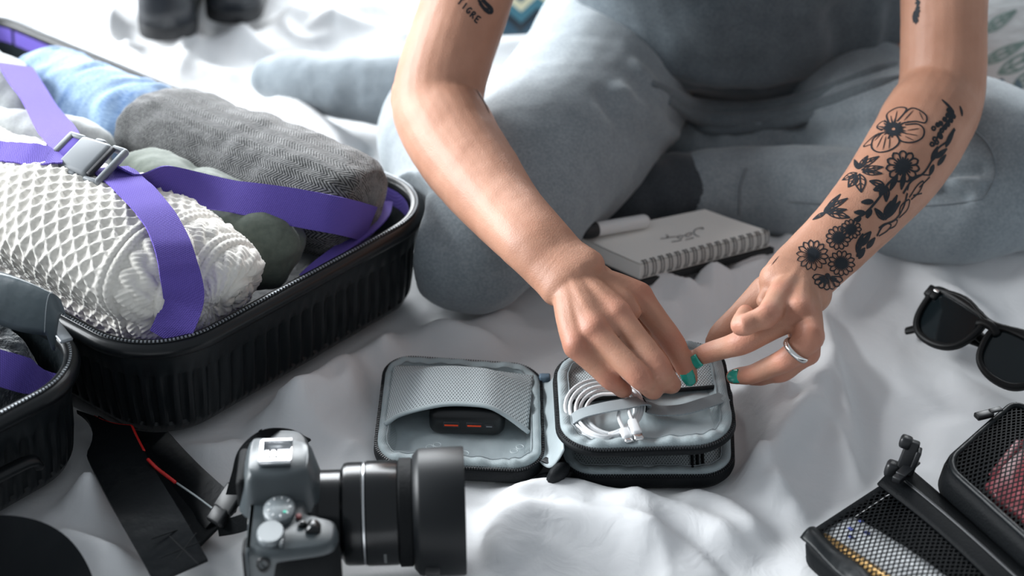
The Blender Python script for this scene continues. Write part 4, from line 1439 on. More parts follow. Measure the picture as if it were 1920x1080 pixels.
# pale grey sweatshirt
M_sweat = heather('pale_grey_fleece', (.42, .44, .44), (.52, .54, .54), 500)
sw = remesh([loft([PC(-120, 150, .088), PC(-20, 195, .09), PC(40, 225, .085)], [(.055, .045), (.052, .044), (.036, .034)], (0, 0, 1), 24, 5),
             loft([PC(-120, 250, .100), PC(40, 262, .106), PC(150, 272, .104), PC(188, 277, .100)], [(.03, .026), (.030, .026), (.024, .022), (.014, .014)], (0, 0, 1), 24, 5),
             loft([PC(-120, 300, .085), PC(60, 318, .088), PC(160, 330, .082)], [(.045, .035), (.04, .034), (.028, .028)], (0, 0, 1), 24, 5)], .003, 4)
Vg = sw[0] + sw[2] * (.0035 * fbm(sw[0][:, 0] * 24, sw[0][:, 1] * 24, sw[0][:, 2] * 24, 3))[:, None]
swt = add('sweatshirt', (Vg, sw[1]), M_sweat)
tag(swt, 'pale grey folded sweatshirt under the buckle of the purple straps', 'sweatshirt')

# white cable-knit sweater
AX0, AX1 = PC(-200, 322, .09), PC(440, 585, .085)
ax = (AX1 - AX0).normalized()
kn = remesh([loft([AX0, PC(-40, 390, .096), PC(110, 448, .1), PC(230, 510, .094), PC(320, 556, .084), PC(370, 580, .075)], [(.075, .058), (.075, .06), (.073, .06), (.062, .054), (.044, .042), (.022, .022)], (0, 0, 1), 36, 7),
             loft([PC(250, 420, .098), PC(330, 465, .098), PC(410, 520, .090), PC(455, 550, .083), PC(468, 557, .080)], [(.045, .035), (.040, .034), (.034, .028), (.026, .020), (.012, .010)], (0, 0, 1), 28, 6),
             loft([PC(268, 600, .078), PC(300, 570, .088), PC(318, 535, .094)], [(.018, .016), (.020, .019), (.016, .014)], (0, 0, 1), 18, 5)], .00135, 6, .5)
Vk, Fk, Nk = kn
def knit(V, N):
    q = V - np.array(AX0); a = np.array(ax)
    s = q @ a
    rad = q - s[:, None] * a
    sd = np.cross(a, [0, 0, 1]); sd /= np.linalg.norm(sd); up = np.cross(sd, a)
    c = np.arctan2(rad @ sd, rad @ up) * .062
    pa, pb = PC(-200, 322, .09), None
    s_b = (np.array(PC(235, 470, .14)) - np.array(AX0)) @ a - .015           # border between honeycomb and cables
    s = s + .0015 * pnoise(V[:, 0] * 14, V[:, 1] * 14, V[:, 2] * 14)
    # honeycomb
    p, qv = .0062, .0125
    t = 2 * np.abs(((c / qv) % 1) - .5) * 2 - 1
    i = np.round(s / p)
    best = np.full(len(V), 9.0)
    for k in (-1, 0, 1):
        j = i + k
        ctr = p * j + np.where(np.mod(j, 2) < .5, 1, -1) * t * p * .42
        best = np.minimum(best, np.abs(s - ctr))
    hc = .0027 * np.exp(-(best / .0026) ** 2) * (1 + .16 * np.sin(c * 2 * pi / .0042))
    # ribs and cables by position along the axis
    r = s - s_b
    def col(x0, w, h):         # one knitted column with V stitches
        x = (r - x0) / w
        m_ = np.abs(x) < 1
        v = np.sin((c + np.abs(x) * w * .9) * 2 * pi / .0048)
        return np.where(m_, h * np.sqrt(np.clip(1 - x * x, 0, 1)) + .00055 * v * (1 - x * x), 0)
    def cable(x0, amp, per, w, h):
        o = 0
        for phs in (0, pi):
            yc = x0 + amp * np.sin(2 * pi * c / per + phs)
            x = (r - yc) / w
            front = .5 + .5 * np.cos(2 * pi * c / per + phs)
            v = np.sin((c + (r - x0) * .8) * 2 * pi / .0048)
            o = np.maximum(o, np.where(np.abs(x) < 1, (h * (.55 + .45 * front)) * np.sqrt(np.clip(1 - x * x, 0, 1)) + .0006 * v * (1 - x * x), 0))
        return o
    rb = 0
    for x0 in (.0, .006): rb = np.maximum(rb, col(x0, .003, .0028))
    rb = np.maximum(rb, cable(.022, .0058, .034, .006, .0038))
    for x0 in (.037, .043): rb = np.maximum(rb, col(x0, .003, .0028))
    rb = np.maximum(rb, cable(.059, .0058, .034, .006, .0038))
    for x0 in (.075, .081, .087, .095, .101, .107, .113, .119, .125, .131): rb = np.maximum(rb, col(x0, .003, .0026))
    base = .0007 * np.sin(c * 2 * pi / .0048) * np.sin(s * 2 * pi / .0045)
    rb = np.where(rb == 0, base, rb)
    w = sstep(-.004, .0, r)
    return hc * (1 - w) + rb * w
Vk = Vk + Nk * (.005 * fbm(Vk[:, 0] * 13, Vk[:, 1] * 13, Vk[:, 2] * 13, 2))[:, None]
Kn = knit(Vk, Nk)
Vk = contain_arr(Vk, ORG_A, .03)
Nk = vnormals(Vk, Fk)
Vk = Vk + Nk * Kn[:, None]
M_knit = mat('cream_wool_yarn', (.82, .79, .73), .95, sheen=.5, bump=(1500, .25, .0008), spec=.15)
knitw = add('cable_knit_sweater', (Vk, Fk), M_knit)
tag(knitw, 'cream white cable-knit sweater with honeycomb stitch packed in the suitcase', 'sweater')

# dark fuzzy garment in the lid
M_fuzz = mat('charcoal_fleece', (.022, .027, .031), .95, sheen=.9, var=(75, (.12, .135, .145)), bump=(160, .8, .006))
fz = remesh([loft([PC(-330, 560, .06), PC(-120, 640, .055), PC(-20, 680, .052), PC(30, 688, .048)], [(.07, .040), (.075, .040), (.062, .036), (.036, .028)], (0, 0, 1), 28, 6)], .003, 3)
Vz = fz[0] + fz[2] * (.009 * fbm(fz[0][:, 0] * 30, fz[0][:, 1] * 30, fz[0][:, 2] * 30, 3))[:, None]
fzo = add('fleece_jacket', (Vz, fz[1]), M_fuzz)
tag(fzo, 'charcoal fuzzy fleece jacket packed in the suitcase lid', 'jacket')

# ---- straps: webbing laid over the packed clothes ---------------------------
for o_ in (herr, jeans, ol, swt): contain(o_, ORG_A)
contain(fzo, cB)
expel(leggings, (ORG_A,), .010)
c_ = get_co(duv)
for org in (ORG_A, cB):
    d_, _x, _y = case_sdf(c_[:, 0], c_[:, 1], org)
    w_ = 1 - sstep(-.02, .025, d_)
    c_[:, 2] = np.where(d_ < .025, np.minimum(c_[:, 2], c_[:, 2] * (1 - w_) - .003 * w_), c_[:, 2])
set_co(duv, c_)
bv_pack = bvh_of(herr, jeans, ol, swt, knitw, fzo)
def strap(pts, width, off=.003, zfloor=.07, name='strap', twist=None, sm=7, mat_=None, parent=case, cast=True, fit=None):
    C = resample(crom(pts, 8), 8.0, False)
    Q = []; Nn = []
    for i, (x, y) in enumerate(C):
        h, n, ii, d = bv_pack.ray_cast(CAMP, ray(x, y))
        g = P(x, y, zfloor)
        if h is None or h.z < zfloor or not cast: h, n = g, EZ
        Q.append(np.array(h)); Nn.append(np.array(n))
    Q = np.array(Q); Nn = np.array(Nn)
    dist = np.linalg.norm(Q - np.array(CAMP), axis=1)
    k = np.ones(sm) / sm
    pad = lambda a: np.r_[[a[0]] * (sm // 2), a, [a[-1]] * (sm // 2)]
    mn = np.array([pad(dist)[i:i + sm].min() for i in range(len(dist))])
    dist = np.convolve(pad(mn), k, 'valid')
    if fit:            # a taut band: straight where it can be, resting on what it crosses
        raw = np.linalg.norm(Q - np.array(CAMP), axis=1)
        dist = np.linspace(raw[0], raw[-1], len(raw))
        for _ in range(400):
            dist = np.minimum(dist, raw)
            dist[1:-1] = .25 * dist[:-2] + .5 * dist[1:-1] + .25 * dist[2:]
    D = np.array([np.array(ray(x, y)) for x, y in C])
    Q = np.array(CAMP) + D * (dist - off)[:, None]
    Nn = np.stack([np.convolve(pad(Nn[:, j]), k, 'valid') for j in range(3)], 1)
    if fit: Nn = .35 * Nn + .65 * Nn.mean(0)
    Nn /= np.linalg.norm(Nn, axis=1)[:, None]
    T = np.gradient(Q, axis=0); T /= np.linalg.norm(T, axis=1)[:, None]
    W = np.cross(Nn, T); W /= np.linalg.norm(W, axis=1)[:, None]
    Nn = np.cross(T, W)
    if twist is not None:
        a = np.interp(np.linspace(0, 1, len(Q)), [t[0] for t in twist], [math.radians(t[1]) for t in twist])
        W, Nn = W * np.cos(a)[:, None] + Nn * np.sin(a)[:, None], Nn * np.cos(a)[:, None] - W * np.sin(a)[:, None]
    VF = ribbon(Q, W * width / 2, Nn, .0013)
    u = np.r_[0, np.cumsum(np.linalg.norm(np.diff(Q, axis=0), axis=1))]
    uv = []
    for i in range(len(Q)):
        uv += [(u[i], 0), (u[i], width), (u[i], width), (u[i], 0)]
    add(name, VF, mat_ or M_purple, parent, True, uv, sharp=40)
    return Q, W, Nn
strap([(28, 122), (50, 158), (80, 202), (112, 252), (136, 290)], .032, .003, .09, fit=3)
strap([(-60, 282), (0, 284), (50, 288), (118, 296)], .024)
strap([(205, 315), (250, 352), (296, 405), (322, 455), (338, 515), (344, 562), (328, 608), (314, 638)], .030, .0095, .085, twist=[(0, 0), (.6, 0), (.82, 42), (1, 20)], sm=11, fit=3)
strap([(215, 318), (270, 338), (380, 358), (480, 376), (580, 394), (650, 408), (694, 420)], .030, .006, .09, sm=21, fit=3)
strap([(722, 378), (716, 402), (690, 430), (640, 466), (600, 496), (570, 522)], .013, .001, .086, name='strap_trim', sm=5, cast=False)
strap([(-70, 668), (0, 690), (60, 708), (116, 726)], .026, .003, .07)
# purple tape sewn round the inside of the lining
def tape(lev, s0, s1, z0, z1, d):
    a = lev(d, z0); bq = lev(d - .001, z1)
    n = len(a); i0, i1 = int(n * s0), int(n * s1)
    V = []; F = []
    for i in range(i0, i1):
        V += [a[i % n], bq[i % n]]
    for k in range(i1 - i0 - 1):
        F.append((2 * k, 2 * k + 1, 2 * k + 3, 2 * k + 2))
    add('edge_tape', (V, F), M_purple, case, True, [(v[0] + v[1], v[2]) for v in V])
tape(lev_a, .0, .999, .074, .089, .0085)

# buckle
M_grey = mat('grey_plastic', (.20, .215, .23), .45, spec=.3)
M_dgrey = mat('dark_slot', (.02, .02, .025), .6)
ba, bb = P(112, 284, .15), P(214, 316, .15)
hh = bv_pack.ray_cast(CAMP, ray(163, 300))[0]
bz = (hh.z if hh else .12) + .009
ba, bb = P(110, 283, bz), P(212, 315, bz)
ex = (bb - ba).normalized(); bn = (V3((0, -.35, .94)) - ex * V3((0, -.35, .94)).dot(ex)).normalized(); ey = bn.cross(ex)
Mbk = basis((ba + bb) / 2, ex, ey, bn)
bl = (bb - ba).length
buckle = add('buckle', xf(join(box(bl * .56, .036, .011, (bl * .0, 0, .001), .004, 3),
                               box(.006, .040, .006, (-bl * .5, 0, .001), .002), box(bl * .28, .005, .006, (-bl * .38, .0175, .001), .002), box(bl * .28, .005, .006, (-bl * .38, -.0175, .001), .002),
                               box(.005, .040, .006, (bl * .47, 0, 0), .002), box(bl * .24, .004, .006, (bl * .36, .018, 0), .0015), box(bl * .24, .004, .006, (bl * .36, -.018, 0), .0015)), Mbk), M_grey, case, label='grey plastic side-release buckle')
for s in (-1, 1):
    add('release_tab', xf(box(bl * .20, .006, .007, (bl * .02, s * .0185, .001), .0028, 3), Mbk), M_grey, buckle)
add('strap_slot', xf(box(.004, .032, .004, (bl * .30, 0, .003), .001), Mbk), M_dgrey, buckle)
add('strap_slot', xf(box(.012, .030, .002, (-bl * .40, 0, .0015), .0005), Mbk), M_purple, buckle)

# divider flap of the lid, folded back over the hinge
M_flap = mat('slate_satin', (.06, .078, .088), .34, spec=.6, bump=(18, .35, .01))
fq = [P(-140, 560, .130), P(100, 636, .106), P(128, 566, .136), P(-140, 452, .153)]
fm = quadmap(*fq)
def flap(u, v):
    p = fm(u, v)
    return p + EZ * (.014 * math.sin(pi * v) + .003 * math.sin(7 * u + 3 * v)) + V3((0, 0, -.012)) * (1 if u > .97 else 0)
VF, uv = solidgrid(40, 16, flap, .0012)
add('divider_flap', VF, M_flap, case)
(Vq, Fq), uvq = grid(14, 2, lambda u, v: flap(.93 + .004 * v, .02 + .96 * u) + EZ * .0009)
add('stitching', (Vq, Fq), mat('grey_thread', (.35, .38, .4), .7), case)
# zip pull lying on the rim of the lid
zp = P(112, 622, .108)
add('zip_pull', xf(box(.030, .010, .003, (0, 0, 0), .0014, 2), basis(zp, (E1 * -.9 + E2 * .3).normalized(), (E2 * .9 + E1 * .3).normalized(), EZ)), M_teeth, case)

# ================================================================== cable pouch
pouch = thing('cable_pouch', 'open black and grey zip organiser pouch with mesh pockets under the hands', 'pouch', tuple(P(1030, 800, 0)))
M_pblack = mat('black_nylon', (.007, .0085, .010), .6, spec=.2, bump=(700, .3, .001))
M_psat = mat('grey_satin_lining', (.50, .565, .585), .4, spec=.5, bump=(30, .35, .006))
M_ppipe = weave_mat('grey_binding', (.30, .36, .375), (.42, .48, .50), .0016, rough=.6)
M_pmesh = airmesh_mat('grey_air_mesh', (.13, .155, .165), (.50, .55, .565), .0023)
M_pelas = weave_mat('grey_elastic', (.25, .285, .30), (.34, .38, .40), .0012, rough=.55)
def tray(quad, w, h, r, z0, z1, parent, floor_z, name, pipe=.0042, wav=.0012, fl_mat=None, wall_in=0.0):
    """rounded tray on a quad of pixel corners (a near-left, b near-right, c far-right, d far-left) read at height z1"""
    q = quadmap(*[P(x, y, z1) for x, y in quad])
    def lev(d, z, tilt=0):
        base = np.array(resample(rrect(w, h, r, 10), .0022))
        o = inset(base, d)
        return [tuple(V3((*q(p[0] / w, p[1] / h).xy, z))) for p in o]
    wall = rings([lev(.02, z0), lev(.003, z0 + .0005), lev(0, z0 + .004), lev(-.001, (z0 + z1) / 2), lev(0, z1 - .003), lev(.0012, z1 - .001), lev(.004, z1 - .0025), lev(.006, z1 - .008)], True, False)
    o = add(name, wall, M_pblack, parent)
    # zip teeth along the top edge
    base = np.array(resample(rrect(w, h, r, 10), .0021)); cen = inset(base, .0008); nn = inset(base, 1.0) - base
    cube = box(.0012, .0022, .0014)
    VV = []; FF = []
    for i in range(len(base)):
        c = V3((*q(cen[i][0] / w, cen[i][1] / h).xy, z1 - .0005))
        c2 = V3((*q((cen[i][0] + nn[i][0] * .01) / w, (cen[i][1] + nn[i][1] * .01) / h).xy, z1 - .0005))
        nx = (c2 - c).normalized(); tx = EZ.cross(nx)
        k = len(VV)
        for v in cube[0]: VV.append(tuple(c + tx * v[0] + nx * v[1] + EZ * v[2]))
        FF.extend([tuple(a + k for a in f) for f in cube[1]])
    t = add('zipper_teeth', (VV, FF), M_blackteeth, parent, False); t['kind'] = 'stuff'
    # gathered grey binding inside the zip
    base = np.array(resample(rrect(w, h, r, 10), .0022)); n = len(base)
    ph = np.cumsum(rng.uniform(.3, .9, n))
    def pl(d, z, amp):
        o2 = inset(base, d)
        a = amp * (np.sin(ph * 1.3) * .6 + np.sin(ph * .47) * .7)
        return [tuple(V3((*q(p[0] / w, p[1] / h).xy, z + a[i]))) for i, p in enumerate(o2)]
    pr = rings([pl(.0022, z1 - .003, 0), pl(.0026, z1 + .0016, wav * .5), pl(.0050, z1 + .0028, wav), pl(.0050 + pipe, z1 + .0018, wav), pl(.0066 + pipe, z1 - .002, wav * .5), pl(.0070 + pipe, floor_z + .002, 0), pl(.012 + pipe, floor_z, 0)], False, False)
    uvp = []
    for k in range(7):
        for i in range(n): uvp.append((i * .0022, k * .003))
    add('binding', pr, M_ppipe, parent, True, uvp)
    st = pl(.0058 + pipe, z1 + .0019, wav)
    add('stitch_line', ctube(st[::1], .0004, 5), M_pelas, parent)
    # lining floor
    f, uv = grid(40, 36, lambda u, v: V3((*q(u, v).xy, floor_z)))
    Vf = []
    for (u, v), p in zip(uv, f[0]):
        x, y = u * w, v * h
        dd_ = min(x, w - x, y, h - y)
        Vf.append((p[0], p[1], floor_z + .0025 * float(fbm(u * 4.2 + 3, v * 4.2, z1 * 100, 3)) * min(1, dd_ / .02)))
    keep = []
    for fc in f[1]:
        ok = True
        for i in fc:
            u, v = uv[i]; x, y = u * w, v * h
            if x < .006 or x > w - .006 or y < .006 or y > h - .006: ok = False
            cx = min(max(x, r), w - r); cy = min(max(y, r), h - r)
            if math.hypot(x - cx, y - cy) > r - .004: ok = False
        if ok: keep.append(fc)
    add('lining', (Vf, keep), fl_mat or M_psat, parent, True, [(u * w, v * h) for u, v in uv])
    return q
PW, PH, PR = .137, .128, .026
ql = tray([(697, 868), (1022, 884), (1016, 684), (722, 664)], PW, PH, PR, 0, .015, pouch, .0045, 'left_shell')
# mesh pocket of the left half: bowed front edge held open by the power bank
hem_px = crom([(723, 797, .0165), (747, 782, .020), (790, 769, .0285), (834, 761, .0305), (880, 761, .0305), (918, 766, .0300), (952, 784, .024), (990, 812, .0165)], 8)
far_px = crom([(738, 688, .0165), (860, 690, .0185), (1000, 706, .0165)], 12)
def lmesh(u, v):
    i = np.linspace(0, 1, len(hem_px)); j = np.linspace(0, 1, len(far_px))
    a = P(*[float(np.interp(u, i, hem_px[:, k])) for k in range(3)]); c = P(*[float(np.interp(u, j, far_px[:, k])) for k in range(3)])
    p = a.lerp(c, v); p.z = a.z + (c.z - a.z) * float(sstep(.7, 1, v)) + .0012 * math.sin(pi * v) + .0012
    return p
VF, uv = solidgrid(60, 40, lmesh, .0008)
add('mesh_pocket', VF, M_pmesh, pouch, True, [(u * .118, v * .068) for u, v in uv])
he = [lmesh(t, 0) for t in np.linspace(0, 1, 30)]
add('pocket_hem', loft(he, [(.0022, .0013)] * len(he), (0, 0, 1), 8, 2), M_ppipe, pouch, True)
# right half: lower compartment, then the thick upper compartment
qb = tray([(1052, 893), (1378, 892), (1372, 706), (1044, 694)], .135, .124, PR, 0, .014, pouch, .004, 'lower_shell', wav=.0006)
def bmesh_f(u, v):
    p = qb(.07 + .86 * u, .065 + .6 * v)
    return V3((p.x, p.y, .0125 + .003 * math.sin(pi * u)))
VF, uv = solidgrid(50, 20, bmesh_f, .0008)
add('mesh_pocket', VF, M_pmesh, pouch, True, [(u * .116, v * .075) for u, v in uv])
for u in (.80, .835, .87):
    pts = [bmesh_f(u, v) + EZ * .0008 for v in np.linspace(0, .5, 6)]
    add('elastic_loop', loft(pts, [(.0012, .0006)] * 6, (0, 0, 1), 6, 2), M_pblack, pouch)
UZ = .048
qt = tray([(1047, 846), (1388, 836), (1352, 634), (1036, 662)], .134, .128, .034, .0385, UZ, pouch, .0425, 'upper_shell', pipe=.0050, wav=.0015)
# hinge gusset between lower and upper compartments (far side), spine between the halves
gp = [qt(u, .97) for u in np.linspace(.08, .92, 14)]
VF, uv = solidgrid(14, 4, lambda u, v: V3((*qt(.06 + .88 * u, .95).xy, .010 + .030 * v)), .001)
add('gusset', VF, M_pblack, pouch)
def spine(u, v):
    a = ql(.975, .10 + .82 * v); b_ = qt(.03, .10 + .82 * v)
    p = a.lerp(b_, u)
    z = .014 + (.040 - .014) * u ** 1.3 - .008 * math.sin(pi * u) + .0012 * math.sin(v * 22)
    return V3((p.x, p.y, z))
VF, uv = solidgrid(16, 40, spine, .0012)
add('spine', VF, M_psat, pouch, True)
add('spine_edge', loft([spine(.2, -.03) + EZ * -.010, spine(.5, -.05) + EZ * -.012, spine(.85, -.03) + EZ * -.010], [(.010, .006)] * 3, (0, 0, 1), 12, 4), M_pblack, pouch)
# small blue-grey tab at the far end of the spine
tp_ = spine(.35, 1.02)
add('label_tab', xf(box(.009, .006, .008, (0, 0, .002), .0015), basis(tp_, V3((1, 0, 0)), V3((0, 1, 0)), EZ)), mat('blue_grey_tab', (.18, .26, .34), .4), pouch)
# mesh pocket and elastic of the upper compartment
def umesh(u, v):
    p = qt(.09 + .83 * u, .50 + .40 * v + .06 * u * (1 - v))
    return V3((p.x, p.y, .0455 + .0015 * math.sin(pi * u) * math.sin(pi * min(1, v + .25)) ))
VF, uv = solidgrid(50, 24, umesh, .0008)
add('mesh_pocket', VF, M_pmesh, pouch, True, [(u * .112, v * .055) for u, v in uv])
he = [umesh(t, 0) for t in np.linspace(0, 1, 24)]
add('pocket_hem', loft(he, [(.0024, .0012)] * len(he), (0, 0, 1), 8, 2), M_pblack, pouch)
def ppath(pts, z, off=0):
    return [P(x, y, z + (dz if len(t) > 2 else 0)) for t in pts for x, y, dz in [(*t, 0) if len(t) == 2 else t]]
el = [(1066, 792, -.003), (1090, 776, .004), (1130, 765, .0085), (1175, 757, .0085), (1203, 752, .006), (1213, 762, -.001), (1235, 770, -.002), (1280, 768, 0), (1325, 755, .001), (1358, 744, -.001)]
pts = [P(x, y, .0505 + dz) for x, y, dz in el]
C = crom(pts, 6); T = np.gradient(C, axis=0); T /= np.linalg.norm(T, axis=1)[:, None]
Wd = np.cross(np.array([0, 0, 1.0]), T); Wd /= np.linalg.norm(Wd, axis=1)[:, None]
u = np.r_[0, np.cumsum(np.linalg.norm(np.diff(C, axis=0), axis=1))]
add('elastic_band', ribbon(C, Wd * .0062, np.cross(T, Wd), .0011), M_pelas, pouch, True, [(x, k * .015) for x in u for k in (0, 1, 1, 0)], sharp=40)
add('stitch_line', tube([P(1206, 747, .056), P(1212, 758, .054), P(1211, 772, .051)], .0005, 5, 3), M_pblack, pouch)
# zip pull at the corner
add('zip_pull', xf(box(.016, .006, .002, (0, 0, 0), .0008), basis(P(1035, 868, .014), V3((.8, -.6, 0)), V3((.6, .8, 0)), EZ)), M_blackteeth, pouch)

# white charging cable: coil held by the elastic
cable = thing('charging_cable', 'coiled white charging cable under the grey elastic band of the pouch', 'cable', tuple(P(1140, 775, .055)))
M_cab = mat('white_cable', (.78, .79, .80), .4)
M_conn = mat('white_connector', (.82, .83, .84), .3)
M_metal = mat('bright_metal', (.75, .75, .75), .25, metal=1)
for k in range(5):
    rx, ry = 74 - 7 * k + rng.uniform(-2, 2), 58 - 5 * k + rng.uniform(-2, 2)
    cx, cy = 1132 + 3 * k, 768 + 2 * k
    pts = []
    for i in range(40):
        a = 2 * pi * i / 40
        ca, sa = math.cos(a), math.sin(a)
        x = cx + rx * ca + (14 * sa if ca > 0 else 0) - 6 * sa
        y = cy - ry * sa
        z = .0480 + .0016 * (k % 3) + .0040 * max(0, sa) + .0010 * math.sin(3 * a + k)
        pts.append(P(x, y, z))
    add('coil', ctube(pts, .0014, 8), M_cab, cable)
for (x0, y0, x1, y1, dz) in ((1186, 790, 1200, 826, .004), (1170, 806, 1182, 830, .001)):
    a, c = P(x0, y0, .0515 + dz), P(x1, y1, .0500 + dz)
    ax_ = (c - a).normalized(); sd = ax_.cross(EZ).normalized()
    Mx = basis(a, ax_, sd, sd.cross(ax_) * 1.0)
    ln_ = (c - a).length
    add('connector', xf(box(ln_ * .72, .0075, .0048, (ln_ * .3, 0, 0), .0018, 2), Mx), M_conn, cable)
    add('plug', xf(box(ln_ * .30, .0066, .0022, (ln_ * .80, 0, 0), .0006, 1), Mx), M_metal, cable)
    add('lead', tube([a + ax_ * -.001, a - ax_ * .012 + EZ * .001, P(x0 - 8, y0 - 40, .054)], .0014, 8, 4), M_cab, cable)

# power bank in the left pocket
pb = thing('power_bank', 'black power bank with two orange ports tucked in the left mesh pocket', 'power bank', tuple(P(873, 815, .008)))
M_pb = mat('power_bank_black', (.006, .007, .008), .38)
M_or = mat('orange_port', lin((235, 72, 22)), .4)
fa, fb = P(803, 799, .0158), P(946, 803, .0158)
ex = (fb - fa).normalized(); ey = EZ.cross(ex)
wdt = (fb - fa).length
Mp = basis((fa + fb) / 2 + ey * .019 + EZ * .0010, ex, ey, EZ)
add('case', xf(box(wdt, .038, .0225, (0, 0, 0), .0082, 5), Mp), M_pb, pb)
for x in (-.30, .0):
    s = add('port', xf(box(.0125, .0016, .0050, (x * wdt + .006, -.0188, .001), .0008), Mp), M_dgrey, pb)
    add('tongue', xf(box(.0105, .0014, .0011, (x * wdt + .006, -.0196, .0008), .0002), Mp), M_or, s)
s = add('port', xf(box(.0076, .0016, .0030, (.30 * wdt, -.0188, .0005), .0012), Mp), M_dgrey, pb)
add('tongue', xf(box(.0045, .0014, .0006, (.30 * wdt, -.0196, .0005), .0002), Mp), M_grey, s)

# pale printed rings on the lining of the left half
M_ringp = mat('pale_print', (.66, .72, .74), .4)
for x, y in ((806, 838), (820, 834), (858, 846), (872, 850), (964, 846), (975, 838)):
    c = P(x, y, .0095)
    add('printed_ring', ctube([c + V3((.0028 * math.cos(t), .0028 * math.sin(t), 0)) for t in np.linspace(0, 2 * pi, 14, endpoint=False)], .0004, 4), M_ringp, pouch)

# ================================================================== photographic camera
M_cbody = mat('camera_black_resin', (.038, .049, .055), .4, spec=.7, bump=(1600, .15, .0004))
M_cgrip = mat('camera_grip_rubber', (.005, .006, .007), .62, spec=.15, bump=(900, .6, .0008))
M_clens = mat('lens_black', (.004, .005, .006), .24, spec=.45)
M_chood = mat('hood_matt_black', (.006, .0075, .009), .45, spec=.3)
M_cmetal = mat('hot_shoe_metal', (.72, .73, .74), .25, metal=1)
M_cdial = mat('dial_grey', (.14, .16, .17), .4)
M_cmark = mat('white_marking', (.75, .76, .76), .5)
camera = None
o0 = P(572, 966, .046)                       # lens mount centre
fx = (P(860, 957, .046) - o0); fx.z = 0; fx.normalize()      # optical axis
fy = EZ.cross(fx)                            # towards the far end of the body
MC = basis(o0, fx, fy, EZ)
camera = thing('photo_camera', 'black mirrorless camera with hooded zoom lens lying in front of pouch', 'camera', (o0.x, o0.y, 0))
def C_(VF):
    return xf(([(v[0] * (.825 if v[0] > .012 else .74 if v[0] < 0 else 1 - .175 * v[0] / .012), v[1], v[2]) for v in VF[0]], VF[1]), MC)
# body: prism from a top-view outline (x optical axis, y across; grip towards -y)
out = [(-.040, -.074), (-.020, -.078), (.004, -.076), (.024, -.072), (.030, -.060), (.028, -.046), (.012, -.038), (.004, -.030), (.004, .034), (.000, .052), (-.012, .060), (-.040, .060), (-.046, .050), (-.046, -.064)]
out = smoothpoly(out, 4)[:, :2]
def bl(poly, z, d=0): return [(p[0], p[1], z) for p in inset(poly, d)]
body = rings([bl(out, -.044, .003), bl(out, -.042, .0005), bl(out, .024), bl(out, .029, .0012), bl(out, .031, .004)])
add('body', C_(body), M_cbody, camera, sharp=50)
gr = [(.004, -.040), (.020, -.046), (.029, -.052), (.0315, -.062), (.025, -.0745), (.004, -.0785), (-.018, -.0795), (-.020, -.070), (.0, -.050)]
gr = smoothpoly(gr, 5)[:, :2]
add('grip', C_(rings([bl(gr, -.042, .002), bl(gr, -.036, -.0008), bl(gr, .012, -.0008), bl(gr, .022, .001), bl(gr, .0255, .004)])), M_cgrip, camera, sharp=50)
# viewfinder hump with eyecup
hm = [(-.050, -.020), (-.050, .022), (-.030, .027), (-.004, .023), (.009, .015), (.010, -.014), (-.004, -.022), (-.030, -.024)]
hm = smoothpoly(hm, 4)[:, :2]
hump = add('viewfinder_hump', C_(rings([bl(hm, .022, -.006), bl(hm, .034, -.002), bl(hm, .046, .002), bl(hm, .050, .006)])), M_cbody, camera, sharp=50)
add('eyecup', C_(box(.010, .040, .024, (-.053, .001, .032), .004, 3)), M_cgrip, camera)
# hot shoe: plate, two rails, stop
for VF in (box(.028, .0240, .0015, (-.022, .001, .0505), .0004), box(.028, .0036, .0045, (-.022, .0125, .0525), .0006), box(.028, .0036, .0045, (-.022, -.0105, .0525), .0006), box(.004, .0240, .004, (-.0355, .001, .0525), .0006)):
    add('hot_shoe', C_(VF), M_cmetal, hump)
for dx in (-.004, .002):
    for dy in (-.003, .004):
        add('contact', C_(lathe([(.0011, .0511), (.0011, .0518)], 10, c=(-.024 + dx, .001 + dy, 0))), M_dgrey, hump)
def dial(x, y, z, r, h, name, mark=True):
    n = 48
    V = []; F = []
    pr = [(r * .98, 0, 1), (r, h * .2, 1), (r, h * .8, 1), (r * .93, h, 0)]
    lv = []
    for rr, hz, kn_ in pr:
        lv.append([(x + (rr + (.0003 if kn_ and i % 2 else 0)) * math.cos(2 * pi * i / n), y + (rr + (.0003 if kn_ and i % 2 else 0)) * math.sin(2 * pi * i / n), z + hz) for i in range(n)])
    d = add(name, C_(rings(lv)), M_cdial, camera, sharp=40)
    return d
md = dial(-.018, -.0375, .031, .0140, .0050, 'mode_dial')
add('dial_face', C_(lathe([(.0125, .0361), (.0122, .0364)], 32, c=(-.018, -.0375, 0))), mat('dial_face_grey', (.16, .18, .19), .35), md)
for k in range(9):
    a = 2 * pi * k / 9
    add('dial_mark', C_(xf(box(.0022, .0009, .0003), Matrix.Translation((-.018 + .0098 * math.cos(a), -.0375 + .0098 * math.sin(a), .0366)) @ Matrix.Rotation(a, 4, 'Z'))), M_cmark, md, False)
add('dial_mark', C_(box(.003, .0018, .0003, (-.0125, -.0430, .0366))), mat('green_marking', lin((60, 200, 170)), .5), md, False)
rd_ = dial(-.024, -.0615, .031, .0118, .0045, 'control_dial')
add('power_switch', C_(box(.004, .009, .003, (-.014, -.070, .0325), .001)), M_cbody, camera)
add('multi_button', C_(lathe([(.0032, .031), (.0032, .0335), (.0022, .0342)], 20, c=(.002, -.051, 0))), M_clens, camera)
add('record_button', C_(lathe([(.0024, .031), (.0024, .0328), (.0018, .0332)], 20, c=(-.001, -.0425, 0))), mat('record_button_red', (.28, .08, .08), .4), camera)
add('shutter_button', C_(lathe([(.0068, .0255), (.0066, .0292), (.0052, .0305)], 28, c=(.017, -.061, 0))), M_clens, camera)
